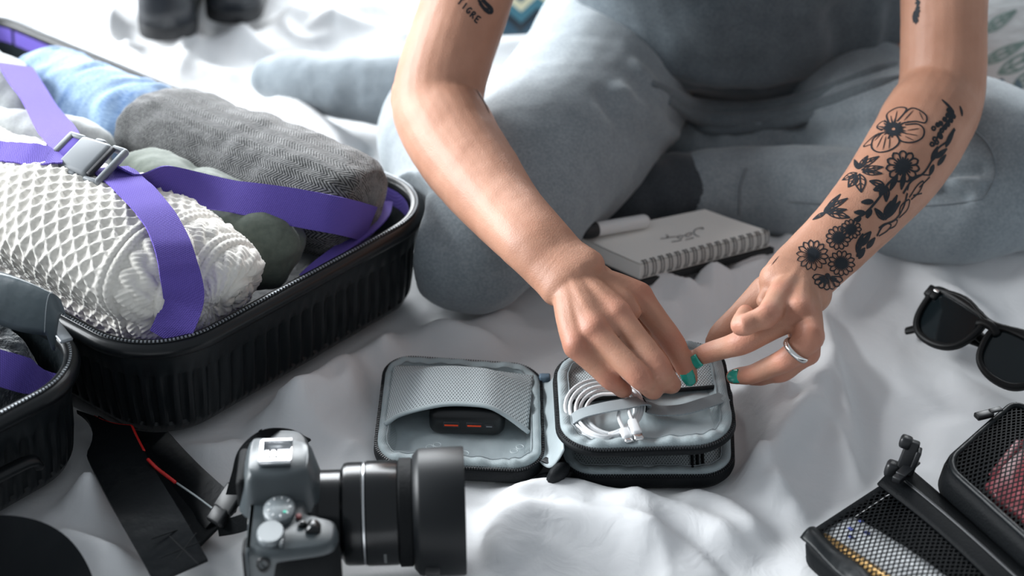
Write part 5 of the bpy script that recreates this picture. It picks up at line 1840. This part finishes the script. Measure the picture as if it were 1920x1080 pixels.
add('front_dial', C_(xf(lathe([(.0062, -.005), (.0068, -.004), (.0068, .004), (.0062, .005)], 28), Matrix.Translation((.011, -.055, .029)) @ Matrix.Rotation(pi / 2, 4, 'X'))), M_clens, camera)
add('index_dot', C_(lathe([(.0009, .0311), (.0009, .0315)], 12, c=(-.012, -.0245, 0))), M_cmark, camera)
# rear screen and thumb rest on the back
add('screen', C_(box(.004, .074, .050, (-.0475, .010, -.010), .001)), M_clens, camera)
add('thumb_rest', C_(box(.010, .020, .030, (-.045, -.060, .010), .005, 3)), M_cgrip, camera)
# lens
AXR = Matrix.Identity(4)
def lensring(prof, name, m, parent=camera, n=56):
    return add(name, C_(lathe(prof, n, 'x')), m, parent, sharp=35)
lensring([(.030, .002), (.0335, .004), (.0335, .010), (.0315, .013)], 'lens_mount', M_clens)
lens = lensring([(.0305, .010), (.0305, .030), (.0345, .033), (.0352, .036), (.0352, .0475), (.0345, .0485)], 'lens_barrel', M_clens)
lensring([(.0346, .0483), (.0356, .0488), (.0356, .0502), (.0346, .0507)], 'silver_ring', M_cmetal, lens)
lensring([(.0345, .0505), (.0358, .0515), (.0358, .0760), (.0350, .0775)], 'zoom_ring', M_clens, lens)
n = 96
lv = []
for r_, x_ in ((.0352, .0775), (.0366, .0785), (.0366, .0885), (.0352, .0895)):
    lv.append([(x_, (r_ + (.0005 if i % 2 and r_ > .036 else 0)) * math.cos(2 * pi * i / n), (r_ + (.0005 if i % 2 and r_ > .036 else 0)) * math.sin(2 * pi * i / n)) for i in range(n)])
add('focus_ring', C_(rings(lv, False, False)), M_cgrip, lens, sharp=35)
hood = lensring([(.0350, .0890), (.0385, .0895), (.0425, .0935), (.0432, .0955), (.0440, .1300), (.0436, .1320), (.0415, .1318), (.0410, .128), (.0365, .094)], 'lens_hood', M_chood)
add('front_element', C_(lathe([(.001, .102), (.02, .100), (.033, .094), (.034, .09)], 40, 'x')), mat('lens_glass', (.01, .012, .02), .03, coat=1), lens)
hb = C_(box(.0016, .011, .0060, (.1020, -.0405, -.0125), .0005))
add('hood_lock', C_(xf(box(.012, .010, .0018, (0, 0, 0), .0006), Matrix.Translation((.104, -.0395, -.018)) @ Matrix.Rotation(1.15, 4, 'X'))), M_clens, hood)
# small print on the barrel facing the viewer
for k, dz in enumerate((0, .0022, .0044, .0066, .0088, .011)):
    a = -pi / 2 + .25 - .06 * k
    add('print_mark', C_(xf(box(.0022, .0014, .0003), Matrix.Translation((.066, .0359 * math.cos(a) * -1 * 0 + -.0359 * math.cos(.25 + .06 * k), -.0359 * math.sin(.25 + .06 * k))) @ Matrix.Rotation(pi / 2 + .25 + .06 * k, 4, 'X'))), mat('grey_print', (.2, .21, .21), .5) if k == 0 else bpy.data.materials['grey_print'], lens, False)
# strap lugs
LUG1, LUG2 = MC @ V3((-.030, .064, .022)), MC @ V3((-.042, -.004, .022))
for p_ in ((-.030, .0615, .022), (-.030, -.079, .022)):
    add('strap_lug', C_(xf(ctube([(.005 * math.cos(t), 0, .005 * math.sin(t)) for t in np.linspace(0, 2 * pi, 16, endpoint=False)], .0012, 6), Matrix.Translation(p_))), M_clens, camera)
# strap: thin webbing from both lugs, slider, broad leather part
M_cstrap = mat('black_strap_webbing', (.004, .005, .006), .65, spec=.12, bump=(700, .4, .001))
M_cleath = mat('black_strap_leather', (.004, .0055, .007), .42, spec=.13, bump=(60, .35, .003))
M_red = mat('red_strap_edge', lin((196, 28, 26)), .5)
def band(pts, w, name, m, th=.0016, ups=None, sub=8):
    D = crom(pts, sub); T = np.gradient(D, axis=0); T /= np.linalg.norm(T, axis=1)[:, None]
    U = crom(ups, sub) if ups is not None else np.broadcast_to(np.array([0, 0, 1.0]), D.shape)
    W = np.cross(U, T); W /= np.linalg.norm(W, axis=1)[:, None]
    N = np.cross(T, W)
    return add(name, ribbon(D, W * w / 2, N, th), m, camera, sharp=40), D, W, N
sd_ = [(-.3, -.2, .9)]
band([P(572, 832, .052), P(540, 818, .068), P(496, 820, .078), P(460, 850, .068), P(448, 890, .050), P(438, 926, .035), P(430, 955, .022)], .0105, 'strap_webbing', M_cstrap, .0018,
     [(-.25, -.8, .55)] * 7)
band([P(498, 966, .050), P(470, 975, .030), P(440, 985, .020), P(410, 990, .012)], .0120, 'strap_webbing', M_cstrap, .0018, [(0, -.8, .6)] * 4)
# slider
pA, pB = P(440, 922, .034), P(410, 968, .022)
ex = (pB - pA).normalized(); ey = EZ.cross(ex).normalized()
add('strap_slider', xf(join(box(.020, .017, .006, (.006, 0, 0), .0015), box(.013, .014, .008, (.020, 0, 0), .002)), basis(pA, ex, ey, ex.cross(ey))), M_plastic, camera)
b1 = band([P(414, 962, .018), P(352, 905, .014), P(300, 850, .012), P(262, 800, .012), P(232, 765, .016)], .030, 'strap_leather', M_cleath, .003, [(-.3, -.5, .8)] * 5)
b2 = band([P(408, 990, .010), P(350, 960, .008), P(310, 900, .008), P(262, 830, .010)], .036, 'strap_leather', M_cleath, .003, [(0, -.3, .95)] * 4)
b3 = band([P(184, 765, .020), P(204, 825, .024), P(244, 905, .028), P(294, 990, .026), P(340, 1072, .016)], .039, 'strap_leather', M_cleath, .0035, [(.1, -.4, .9)] * 5)
# red edging along the strap
def strap_edge(bnd, t0, t1, w, name, m, r):
    D, W, N = bnd[1], bnd[2], bnd[3]
    sg = 1 if W[:, 0].mean() > 0 else -1
    k = np.arange(int(len(D) * t0), int(len(D) * t1))
    add(name, tube([V3(D[i] + sg * W[i] * w / 2 + N[i] * .0012) for i in k], r, 6, 2), m, camera)
strap_edge(b3, 0, .42, .039, 'red_edging', M_red, .0011)
add('red_edging', tube([P(278, 862, .034), P(294, 878, .032), P(315, 894, .026), P(328, 904, .025)], .0013, 6, 5), M_red, camera)
add('stitching', tube([P(332, 906, .025), P(370, 932, .025), P(402, 956, .025)], .0007, 6, 5), M_cmark if False else mat('grey_piping', (.22, .25, .26), .5), camera)
# stitched cross on the leather end
for a_, c_ in (((285, 1010), (358, 985)), ((300, 1046), (376, 1016)), ((330, 1050), (368, 1000)), ((318, 1005), (372, 1058))):
    add('stitching', tube([P(*a_, .0275), P((a_[0] + c_[0]) / 2, (a_[1] + c_[1]) / 2, .0275), P(*c_, .0262)], .0004, 5, 3), M_cstrap, camera)
band([P(-60, 1040, .03), P(20, 1040, .034), P(70, 1058, .03), P(100, 1100, .02), P(110, 1150, .012)], .052, 'strap_leather', M_cleath, .0035, [(.2, -.7, .7)] * 5)

for o_ in list(camera.children):
    if o_.name.split('.')[0] in ('strap_leather', 'red_edging', 'stitching'): expel(o_, (ORG_A, cB), .007)

# ================================================================== sunglasses
glasses = thing('sunglasses', 'black square-framed sunglasses with dark lenses lying folded on the duvet', 'sunglasses', tuple(P(1830, 720, 0)))
M_gl = mat('matt_black_acetate', (.004, .0045, .005), .45, spec=.2)
M_lens = mat('dark_lens', (.006, .010, .012), .08, spec=.35)
g0, g1 = P(1762, 610, .024), P(1905, 692, .024)
gx = (g1 - g0).normalized()
gn = (V3((0, -.78, .62)) - gx * V3((0, -.78, .62)).dot(gx)).normalized()
gy = gn.cross(gx)
MG = basis((g0 + g1) / 2, gx, gy, gn)
def lens_outline(s, k=1.0, d=0.0):
    pts = [(-.0268, .0165), (-.0245, .0195), (-.012, .0200), (.006, .0188), (.0195, .0170), (.0242, .0125), (.0240, .003), (.0200, -.0095), (.0125, -.0165), (.001, -.0195), (-.012, -.0182), (-.0205, -.0115), (-.0250, .000)]
    q = smoothpoly(pts, 4)[:, :2] * np.array([1.06, .97])
    if d: q = inset(q, d)
    return [(s * (.0335 - p[0] * s * s) if s > 0 else -.0335 + p[0], p[1]) for p in q] if False else [((.0335 - p[0]) if s > 0 else (-.0335 + p[0]), p[1]) for p in q]
for s in (-1, 1):
    i0 = lens_outline(s); o0_ = lens_outline(s, d=-.0052)
    bend = lambda p, z: (p[0], p[1], z - .9 * p[0] ** 2)
    L = [[bend(p, .0022) for p in i0], [bend(p, .0030) for p in lens_outline(s, d=-.0012)], [bend(p, .0028) for p in lens_outline(s, d=-.0042)], [bend(p, .0015) for p in o0_], [bend(p, -.0015) for p in o0_], [bend(p, -.0022) for p in lens_outline(s, d=-.0012)], [bend(p, -.0018) for p in i0], [bend(p, .0022) for p in i0]]
    rim = add('lens_rim', xf(rings(L, False, False), MG), M_gl, glasses, sharp=60)
    V = [bend(p, -.0002) for p in lens_outline(s, d=-.0003)]
    c = bend((s * .0335, 0), .0006)
    mid = [bend((s * .0335 + (p[0] - s * .0335) * .5, p[1] * .5), .0004) for p in lens_outline(s)]
    nn_ = len(V)
    VV = V + mid + [c]
    FF = [(i, (i + 1) % nn_, nn_ + (i + 1) % nn_, nn_ + i) for i in range(nn_)] + [(nn_ + i, nn_ + (i + 1) % nn_, 2 * nn_) for i in range(nn_)]
    add('lens', xf((VV, FF), MG), M_lens, glasses)
    # end piece with metal rivet
    hx = s * .0655
    add('end_piece', xf(box(.013, .011, .0055, (s * .0635, .0165, -.0035), .0018, 2), MG), M_gl, glasses)
    add('rivet', xf(box(.0052, .0020, .0006, (s * .0600, .0185, .0006), .0006), MG), M_metal, glasses)
# brow bridge and nose
add('bridge', xf(loft([(-.0095, .0120, .0006), (-.004, .0145, .0018), (.004, .0145, .0018), (.0095, .0120, .0006)], [(.0026, .0042)] * 4, (0, 1, 0), 10, 4), MG), M_gl, glasses)
add('brow', xf(loft([(-.062, .0205, -.002), (-.034, .0245, .0), (-.012, .0190, .0012), (0, .0172, .0016), (.012, .0190, .0012), (.034, .0245, .0), (.062, .0205, -.002)], [(.0020, .0022)] * 7, (0, 1, 0), 10, 4), MG), M_gl, glasses)
for s in (-1, 1):
    add('nose_pad', xf(loft([(s * .0085, .006, -.003), (s * .0100, -.004, -.006)], [.0026, .0022], (0, 0, 1), 8, 3), MG), M_gl, glasses)
# folded temples behind the lenses
for s, zz in ((-1, -.011), (1, -.017)):
    pts = [(s * .066, .016, -.006), (s * .064, .014, zz), (s * .03, .009, zz - .001), (-s * .02, .002, zz - .002), (-s * .058, -.008, zz - .003), (-s * .072, -.018, zz - .004)]
    add('temple', xf(loft(pts, [(.0020, .0045), (.0020, .0050), (.0018, .0046), (.0017, .0042), (.0017, .0044), (.0016, .0036)], (0, 1, 0), 10, 5), MG), M_gl, glasses)
# raise so that nothing dips into the bed
zmin = min((o.matrix_world @ v.co).z if False else v.co.z for o in glasses.children for v in o.data.vertices)
if zmin < .001:
    for o in glasses.children:
        for v in o.data.vertices: v.co.z += .001 - zmin

# ================================================================== notebook and pen
nb = thing('notebook', 'open spiral notebook with cream pages and a pencil sketch beside folded legs', 'notebook', tuple(P(1250, 460, 0)))
M_paper = mat('cream_paper', (.88, .87, .83), .85)
M_wire = mat('dark_wire', (.02, .02, .022), .4)
M_cover = mat('black_cover', (.010, .011, .012), .5)
nz0, nz1 = .024, .038
# page block corners read at the top face: near-left a, near-right b (spiral edge), far-right c, far-left d
na, nb_, nc, nd = P(1200, 497, nz1), P(1443, 436, nz1), P(1322, 396, nz1), P(1084, 446, nz1)
qn = quadmap(na, nb_, nc, nd)
def ncurl(u, v):
    return .0012 * max(0, v - .55) ** 1.5 * (1 - .5 * u) * 4
def pages(u, v):
    p = qn(u, v)
    return V3((p.x, p.y, nz1 + ncurl(u, v)))
k = 8
VV = []; FF = []
for j in range(k):
    zz = nz1 - (nz1 - nz0) * (j + 1) / k
    for f in range(k): pass
(Vt_, Ft_), _ = grid(20, 14, pages)
nvt = len(Vt_)
(Vb_, Fb_), _ = grid(20, 14, lambda u, v: V3((*qn(u, v).xy, nz0)))
edge = [i for i in range(20)] + [j * 20 + 19 for j in range(1, 14)] + [13 * 20 + i for i in range(18, -1, -1)] + [j * 20 for j in range(12, 0, -1)]
Fs = [(b_, a_, a_ + nvt, b_ + nvt) for a_, b_ in zip(edge, edge[1:] + edge[:1])]
add('page_block', (list(map(tuple, Vt_)) + list(map(tuple, Vb_)), Ft_ + [tuple(i + nvt for i in f[::-1]) for f in Fb_] + Fs), M_paper, nb, sharp=40)
(Vp, Fp), _ = grid(20, 14, lambda u, v: pages(u, v) + EZ * (.0012 + .0018 * (1 - v) * 0))
VFp, _ = solidgrid(20, 14, lambda u, v: pages(u * .995, v * .995) + EZ * (.0016), .0006)
add('top_page', VFp, M_paper, nb, sharp=40)
cov = quadmap(*[V3((*p.xy, 0)) for p in (qn(-.02, -.05), qn(1.02, -.05), qn(1.02, 1.03), qn(-.02, 1.03))])
add('back_cover', slab([cov(u, v).xy for u, v in ((0, 0), (.5, 0), (1, 0), (1, .5), (1, 1), (.5, 1), (0, 1), (0, .5))], .017, .0235, .001, 2), M_cover, nb, False)
M_cop = mat('copper_print', (.30, .14, .09), .45)
for u, v, r_ in ((-.012, .35, .004), (-.014, .50, .003), (-.012, .62, .0045)):
    p = cov(.001, v); add('cover_print', xf(box(.0005, r_ * 2, .005), Matrix.Translation((p.x, p.y, .020)) @ Matrix.Rotation(math.atan2((nd - na).y, (nd - na).x) - pi / 2, 4, 'Z')), M_cop, nb, False)
# wire loops: pairs through the spiral edge
ed = (nb_ - na); edl = ed.normalized(); inn = EZ.cross(edl)
for i in range(16):
    t = .035 + .93 * i / 15
    for dt in (-.0013, .0013):
        c = na + ed * t + edl * dt + EZ * (-.0048)
        ring_ = [c + inn * (.0008 + .0045 * math.cos(a)) + EZ * (.0078 * math.sin(a)) for a in np.linspace(0, 2 * pi, 18, endpoint=False)]
        add('wire_loop', ctube(ring_, .0005, 5), M_wire, nb)
# pencil flourish on the page
M_pencil = mat('pencil_grey', (.26, .26, .26), .8)
def nscr(x, y): return 1060 + x / 4.571, 370 + y / 4.571
def flat_strokes(L, z, w, m, parent, name='sketch'):
    V = []; F = []
    for pts in L:
        C = crom([nscr(*p) for p in pts], 6)
        Q = [P(x, y, z) for x, y in C]
        for i in range(len(Q) - 1):
            t = Q[i + 1] - Q[i]; s_ = t.cross(EZ)
            if s_.length < 1e-9: continue
            s_.normalize(); k = len(V)
            V += [Q[i] - s_ * w, Q[i] + s_ * w, Q[i + 1] + s_ * w, Q[i + 1] - s_ * w]
            F.append((k, k + 1, k + 2, k + 3))
    o = add(name, ([tuple(v) for v in V], F), m, parent, False); o['kind'] = 'stuff'
flat_strokes([[(1180, 270), (1150, 262), (1115, 275), (1100, 300), (1120, 325), (1150, 335)], [(1085, 300), (1060, 305), (1030, 320), (1040, 335), (1070, 325), (1085, 308)], [(1020, 330), (990, 325), (960, 335), (975, 350), (1010, 340)],
              [(950, 335), (900, 340), (870, 345), (880, 330), (860, 320)], [(880, 345), (840, 350), (815, 355)], [(1000, 360), (970, 372), (940, 375), (910, 382)], [(1100, 345), (1060, 355), (1030, 362)], [(1150, 262), (1175, 258), (1185, 272)]], nz1 + .0022, .0006, M_pencil, nb)
pen = thing('pen', 'white pen with black end cap lying behind the notebook', 'pen', tuple(P(1150, 425, 0)))
pa, pb_ = P(1100, 433, .050), P(1206, 415, .047)
pd = (pb_ - pa)
add('barrel', tube([pa + pd * .12, pb_], .0062, 16, 4), mat('white_pen_barrel', (.72, .73, .73), .3), pen)
add('end_cap', tube([pa, pa + pd * .12], .0072, 16, 3), M_cover, pen)
add('cap_button', tube([pa - pd * .012, pa - pd * .002], .0036, 12, 2), mat('white_pen_button', (.75, .75, .75), .3), pen)

# ================================================================== black mesh organiser bag
bag = thing('packing_organiser', 'black mesh packing organiser with two see-through pockets lying on the duvet', 'organiser', tuple(P(1760, 1000, 0)))
M_bag = mat('black_bag_nylon', (.004, .005, .006), .6, spec=.1, bump=(600, .4, .001))
M_net = mat('black_net', (.004, .005, .006), .65, spec=.1)
M_bsat = mat('black_bag_binding', (.006, .008, .0095), .4, spec=.2, bump=(25, .5, .006))
BH = .020
qa = quadmap(P(1500, 1008, BH), P(1740, 1230, BH), P(1930, 1090, BH), P(1690, 884, BH))      # u along the length, v towards the upper right
def bagtop(u, v):
    p = qa(u, v)
    return V3((p.x, p.y, BH + .006 * math.sin(pi * min(1, max(0, u))) * math.sin(pi * min(1, max(0, v)))))
def round_outline(q, w, h, r, step=.004):
    return [q(x / w, y / h).xy for x, y in resample(rrect(w, h, r, 8), step)]
w1, h1 = (qa(1, 0) - qa(0, 0)).length, (qa(0, 1) - qa(0, 0)).length
ob = round_outline(qa, w1, h1, .014)
add('base_panel', slab(ob, .001, .007, .003), M_bag, bag)
lv = [[(p[0], p[1], .006) for p in ob], [(p[0], p[1], .014) for p in inset(ob, -.001)], [(p[0], p[1], .020) for p in ob], [(p[0], p[1], .021) for p in inset(ob, .006)]]
add('side_wall', rings(lv, False, False), M_bag, bag)
n_ = add('net_panel', net(lambda u, v: bagtop(.02 + .95 * u, .11 + .65 * v) + EZ * .001, w1 * .95, h1 * .65, .0044, .0006, 1.6), M_net, bag); n_['kind'] = 'stuff'
# satin end binding
VF, _ = solidgrid(40, 10, lambda u, v: bagtop(.01 + .97 * u, -.015 + .14 * v) + EZ * (.002 + .003 * math.sin(pi * v) + .0012 * math.sin(14 * u + 2 * v)), .004)
add('end_binding', VF, M_bsat, bag)
# zip band on the long upper side
VF, _ = solidgrid(40, 8, lambda u, v: bagtop(-.01 + 1.02 * u, .76 + .30 * v) + EZ * (.002 + .004 * math.sin(pi * v)), .002)
add('zip_band', VF, M_bag, bag)
add('zip_line', tube([bagtop(t, .90) + EZ * .006 for t in np.linspace(.08, 1, 14)], .0013, 6, 2), M_blackteeth, bag)
zp_ = bagtop(.09, .88) + EZ * .011
ex = (P(1735, 898, .04) - P(1705, 925, .04)).normalized()
add('zip_slider', xf(join(box(.022, .008, .002, (.008, 0, .002), .0008), box(.009, .007, .005, (-.004, 0, 0), .001)), basis(zp_, ex, EZ.cross(ex), EZ)), M_plastic, bag)
# side-release clip standing up at the corner
c0 = P(1690, 886, .026)
ex = V3((.25, .1, .95)).normalized(); ey = V3((.9, -.3, -.2)); ey = (ey - ex * ey.dot(ex)).normalized()
Mcl = basis(c0, ey, ex.cross(ey), ex)
clip = add('clip', xf(join(box(.010, .008, .034, (0, 0, .010), .0015), box(.009, .010, .009, (-.005, 0, .024), .0025), box(.010, .012, .012, (-.007, 0, .000), .003), box(.004, .011, .020, (.006, 0, .012), .001)), Mcl), M_plastic, bag)
# second, raised pocket
BH2 = .038
q2 = quadmap(P(1752, 872, BH2), P(1960, 1060, BH2), P(2150, 900, BH2), P(1900, 742, BH2))
w2, h2 = (q2(1, 0) - q2(0, 0)).length, (q2(0, 1) - q2(0, 0)).length
ob2 = round_outline(q2, w2, h2, .020)
lv = [[(p[0], p[1], .004) for p in inset(ob2, .004)], [(p[0], p[1], .02) for p in inset(ob2, -.002)], [(p[0], p[1], .032) for p in ob2], [(p[0], p[1], .038) for p in inset(ob2, .002)], [(p[0], p[1], .0395) for p in inset(ob2, .008)]]
add('pocket_wall', rings(lv, True, False), M_bag, bag)
top2 = lambda u, v: V3((*q2(u, v).xy, BH2 + .010 * math.sin(pi * min(1, max(0, u))) * math.sin(pi * min(1, max(0, v)))))
n_ = add('net_panel', net(lambda u, v: top2(.05 + .90 * u, .05 + .90 * v) + EZ * .001, w2 * .90, h2 * .90, .0044, .00065, 1.6), M_net, bag); n_['kind'] = 'stuff'
add('pocket_floor', slab(list(inset(ob2, .006)), .006, .014, .003), M_bag, bag)
add('piping', ctube([(p[0], p[1], .0395) for p in inset(ob2, .006)], .0026, 8), M_bsat, bag)
zq = P(1845, 778, .044)
add('zip_slider', xf(join(box(.014, .007, .004, (0, 0, 0), .001), box(.010, .005, .0015, (.010, 0, .002), .0006)), basis(zq, V3((.9, .35, 0)).normalized(), V3((-.35, .9, 0)).normalized(), EZ)), M_plastic, bag)
# things inside the pockets
tubep = thing('cosmetic_tube', 'white and gold cosmetic tube inside the near mesh pocket', 'tube', tuple(P(1650, 1040, .016)))
ta, tb_ = P(1562, 996, .0150), P(1755, 1131, .0150)
td = (tb_ - ta).normalized(); ts = EZ.cross(td)
Mt = basis(ta, td, ts, EZ)
tl = (tb_ - ta).length
add('tube_body', xf(loft([(0, .006, 0), (.02, .006, .001), (tl * .6, .006, .002), (tl, .006, .002)], [(.017, .004), (.018, .006), (.018, .008), (.016, .008)], (0, 0, 1), 18, 5), Mt), mat('white_tube_plastic', (.74, .76, .78), .35), tubep)
add('gold_stripe', xf(loft([(.002, -.014, .001), (.02, -.0150, .002), (tl * .6, -.0155, .003), (tl, -.0150, .003)], [(.007, .0035), (.0075, .005), (.0075, .0065), (.007, .0065)], (0, 0, 1), 12, 5), Mt), mat('gold_tube_foil', lin((196, 156, 92)), .35, metal=.4), tubep)
M_blueprint = mat('blue_print', lin((40, 60, 140)), .4)
for x_, y_ in ((.010, .016), (.012, .004), (.018, -.002), (.022, .010)):
    add('printed_mark', xf(box(.004, .003, .0008, (x_, y_, .0078), .0004), Mt), M_blueprint, tubep, False)
pk = thing('pink_pouch', 'pink wrapped packet inside the raised mesh pocket', 'packet', tuple(P(1905, 900, .02)))
pc = [P(1846, 912, .034), P(1930, 985, .034), P(2010, 930, .036), P(1925, 812, .036)]
qp = quadmap(*pc)
VF, _ = solidgrid(18, 18, lambda u, v: qp(u, v) + EZ * (.006 * math.sin(pi * u) * math.sin(pi * v) + .0015 * math.sin(9 * u + 5 * v)), .014)
add('wrapper', VF, mat('pink_foil', lin((196, 104, 112)), .3, var=(40, lin((150, 48, 60)))), pk)
add('seal', xf(box(.05, .006, .002, (0, 0, 0), .0008), basis(qp(.0, .5) + EZ * .001, (pc[3] - pc[0]).normalized(), EZ.cross((pc[3] - pc[0]).normalized()), EZ)), bpy.data.materials['pink_foil'], pk)

# ================================================================== background things
M_shoe = mat('black_shoe_leather', (.012, .015, .020), .4, bump=(40, .4, .004))
M_sole = mat('black_shoe_sole', (.015, .016, .018), .6)
def shoe(px, py, ang, label):
    c = P(px, py, .035)
    r = thing('shoe', label, 'shoe', tuple(c), 'dark shoes at the back of the bed')
    Mx = Matrix.Translation((c.x, c.y, .035)) @ Matrix.Rotation(ang, 4, 'Z')
    so = smoothpoly([(-.09, -.03), (-.03, -.032), (.06, -.042), (.13, -.030), (.145, .005), (.12, .038), (.05, .040), (-.04, .030), (-.09, .028), (-.105, 0)], 5)[:, :2]
    add('sole', xf(slab(so, .0, .018, .004), Mx), M_sole, r)
    up = rings([[(p[0], p[1], .016) for p in so], [(p[0], p[1], .035) for p in inset(so, .001)],
                [(p[0], p[1] * .9, .055 + (.03 if p[0] < .02 else 0)) for p in inset(so, .008)],
                [(min(p[0], .05) * .9 - .005, p[1] * .72, .075 + (.035 if p[0] < .02 else 0)) for p in inset(so, .014)]])
    add('upper', xf(up, Mx), M_shoe, r)
    for k in range(4):
        x_ = .028 + .014 * k
        add('lace', xf(tube([(x_, -.02, .074 - .006 * k), (x_ + .004, 0, .082 - .006 * k), (x_, .02, .074 - .006 * k)], .002, 6, 3), Mx), M_sole, r)
shoe(318, 8, 1.7, 'black leather shoe standing behind the suitcase, beside its pair')
shoe(458, -22, 1.55, 'black leather shoe behind the suitcase, set slightly farther back than its pair')
# patterned cushion behind the person, leaf-print pillow at the right
def cushion(c, ex, ey, w, h, t, name, m, label, cat='cushion'):
    ez = ex.cross(ey)
    def f(sgn):
        def g(u, v):
            a, b_ = 2 * u - 1, 2 * v - 1
            pin = 1 - .10 * (1 - abs(b_)) ** 1 * abs(a) ** 6
            k_ = max(0, (1 - abs(a) ** 2.2)) ** .6 * max(0, (1 - abs(b_) ** 2.2)) ** .6
            return c + ex * (a * w / 2) + ey * (b_ * h / 2) + ez * (sgn * t / 2 * k_)
        return g
    A_, uva = grid(26, 26, f(1)); B_, uvb = grid(26, 26, f(-1))
    V = list(map(tuple, A_[0])) + list(map(tuple, B_[0]))
    F = A_[1] + [tuple(i + len(A_[0]) for i in q[::-1]) for q in B_[1]]
    o = add(name, (V, F), m, None, True, [(u * w, v * h) for u, v in uva + uvb])
    return tag(o, label, cat)
m, nt, b = nodes_of('teal_zigzag_weave')
b.inputs['Roughness'].default_value = .95; b.inputs['Sheen Weight'].default_value = .3
x, y = uv_xy(nt)
tri = mnode(nt, 'PINGPONG', x, .018)
ph = mnode(nt, 'FRACT', mnode(nt, 'MULTIPLY', mnode(nt, 'ADD', y, mnode(nt, 'MULTIPLY', tri, .8)), 1 / .045))
r = mixcol(nt, ph, lin((38, 78, 98)), lin((205, 200, 170)), b.inputs['Base Color'])
r.color_ramp.interpolation = 'CONSTANT'
r.color_ramp.elements[0].position = 0; r.color_ramp.elements[1].position = .80
e = r.color_ramp.elements.new(.35); e.color = (*lin((24, 40, 52)), 1)
e = r.color_ramp.elements.new(.55); e.color = (*lin((62, 112, 128)), 1)
nz = nt.nodes.new('ShaderNodeTexNoise'); nz.inputs['Scale'].default_value = 400
bumpnode(nt, nz.outputs['Fac'], .4, .002, b)
M_zig = m
cushion(P(985, -70, .075), V3((.98, .12, 0)).normalized(), V3((-.05, .55, .83)).normalized(), .20, .16, .07, 'zigzag_cushion', M_zig, 'teal woven cushion with cream zigzag stripes behind the person')
m, nt, b = nodes_of('leaf_print_cotton')
b.inputs['Roughness'].default_value = .9
x, y = uv_xy(nt)
b.inputs['Base Color'].default_value = (.80, .825, .825, 1)
nz = nt.nodes.new('ShaderNodeTexNoise'); nz.inputs['Scale'].default_value = 14
bumpnode(nt, nz.outputs['Fac'], .3, .01, b)
M_leaf = m
pillow = cushion(P(2095, 50, .112), V3((.97, -.2, 0)).normalized(), V3((.12, .70, .70)).normalized(), .36, .30, .12, 'leaf_print_pillow', M_leaf, 'white pillow with grey-green leaf print beside the bent knee', 'pillow')

# printed leaves on the pillow
lf = Ink(bvh_of(pillow))
for a_, c_, w_, f_ in (((1842, 120), (1925, 78), 9, False), ((1872, 138), (1960, 92), 12, False), ((1900, 160), (1990, 120), 12, False), ((1930, 60), (2010, 20), 12, False), ((1845, 60), (1905, 20), 9, False)):
    lf.leaf(a_, c_, w_, .0011, 3)
add('leaf_print', ([tuple(v) for v in lf.V], lf.F), mat('sage_print', lin((150, 174, 168)), .9), pillow)['kind'] = 'stuff'
lf = Ink(bvh_of(pillow))
for x_ in (1858, 1882, 1912, 1935):
    lf.leaf((x_, 186), (x_ - 4, 148), 5, .0012, 0, True)
if lf.V: add('leaf_print', ([tuple(v) for v in lf.V], lf.F), mat('slate_print', lin((120, 142, 156)), .9), pillow)['kind'] = 'stuff'

# the notebook and pen lie clear of the folded leg
for o_ in person.children:
    if o_.name.split('.')[0] in ('leggings', 'sock'):
        c_ = get_co(o_)
        for (a_, b_) in ((nd, nc), (nc, nb_)):
            e_ = (b_ - a_); e_.z = 0; L_ = e_.length; e_.normalize(); n_ = V3((-e_.y, e_.x, 0))
            if n_.dot(qn(.5, .5) - a_) > 0: n_ = -n_
            t_ = (c_[:, 0] - a_.x) * e_.x + (c_[:, 1] - a_.y) * e_.y; d_ = (c_[:, 0] - a_.x) * n_.x + (c_[:, 1] - a_.y) * n_.y
            m_ = (t_ > -.004) & (t_ < L_ + .004) & (d_ > -.035) & (d_ < .004) & (c_[:, 2] < nz1 + .006)
            c_[m_, 0] += n_.x * (.004 - d_[m_]); c_[m_, 1] += n_.y * (.004 - d_[m_])
        set_co(o_, c_)
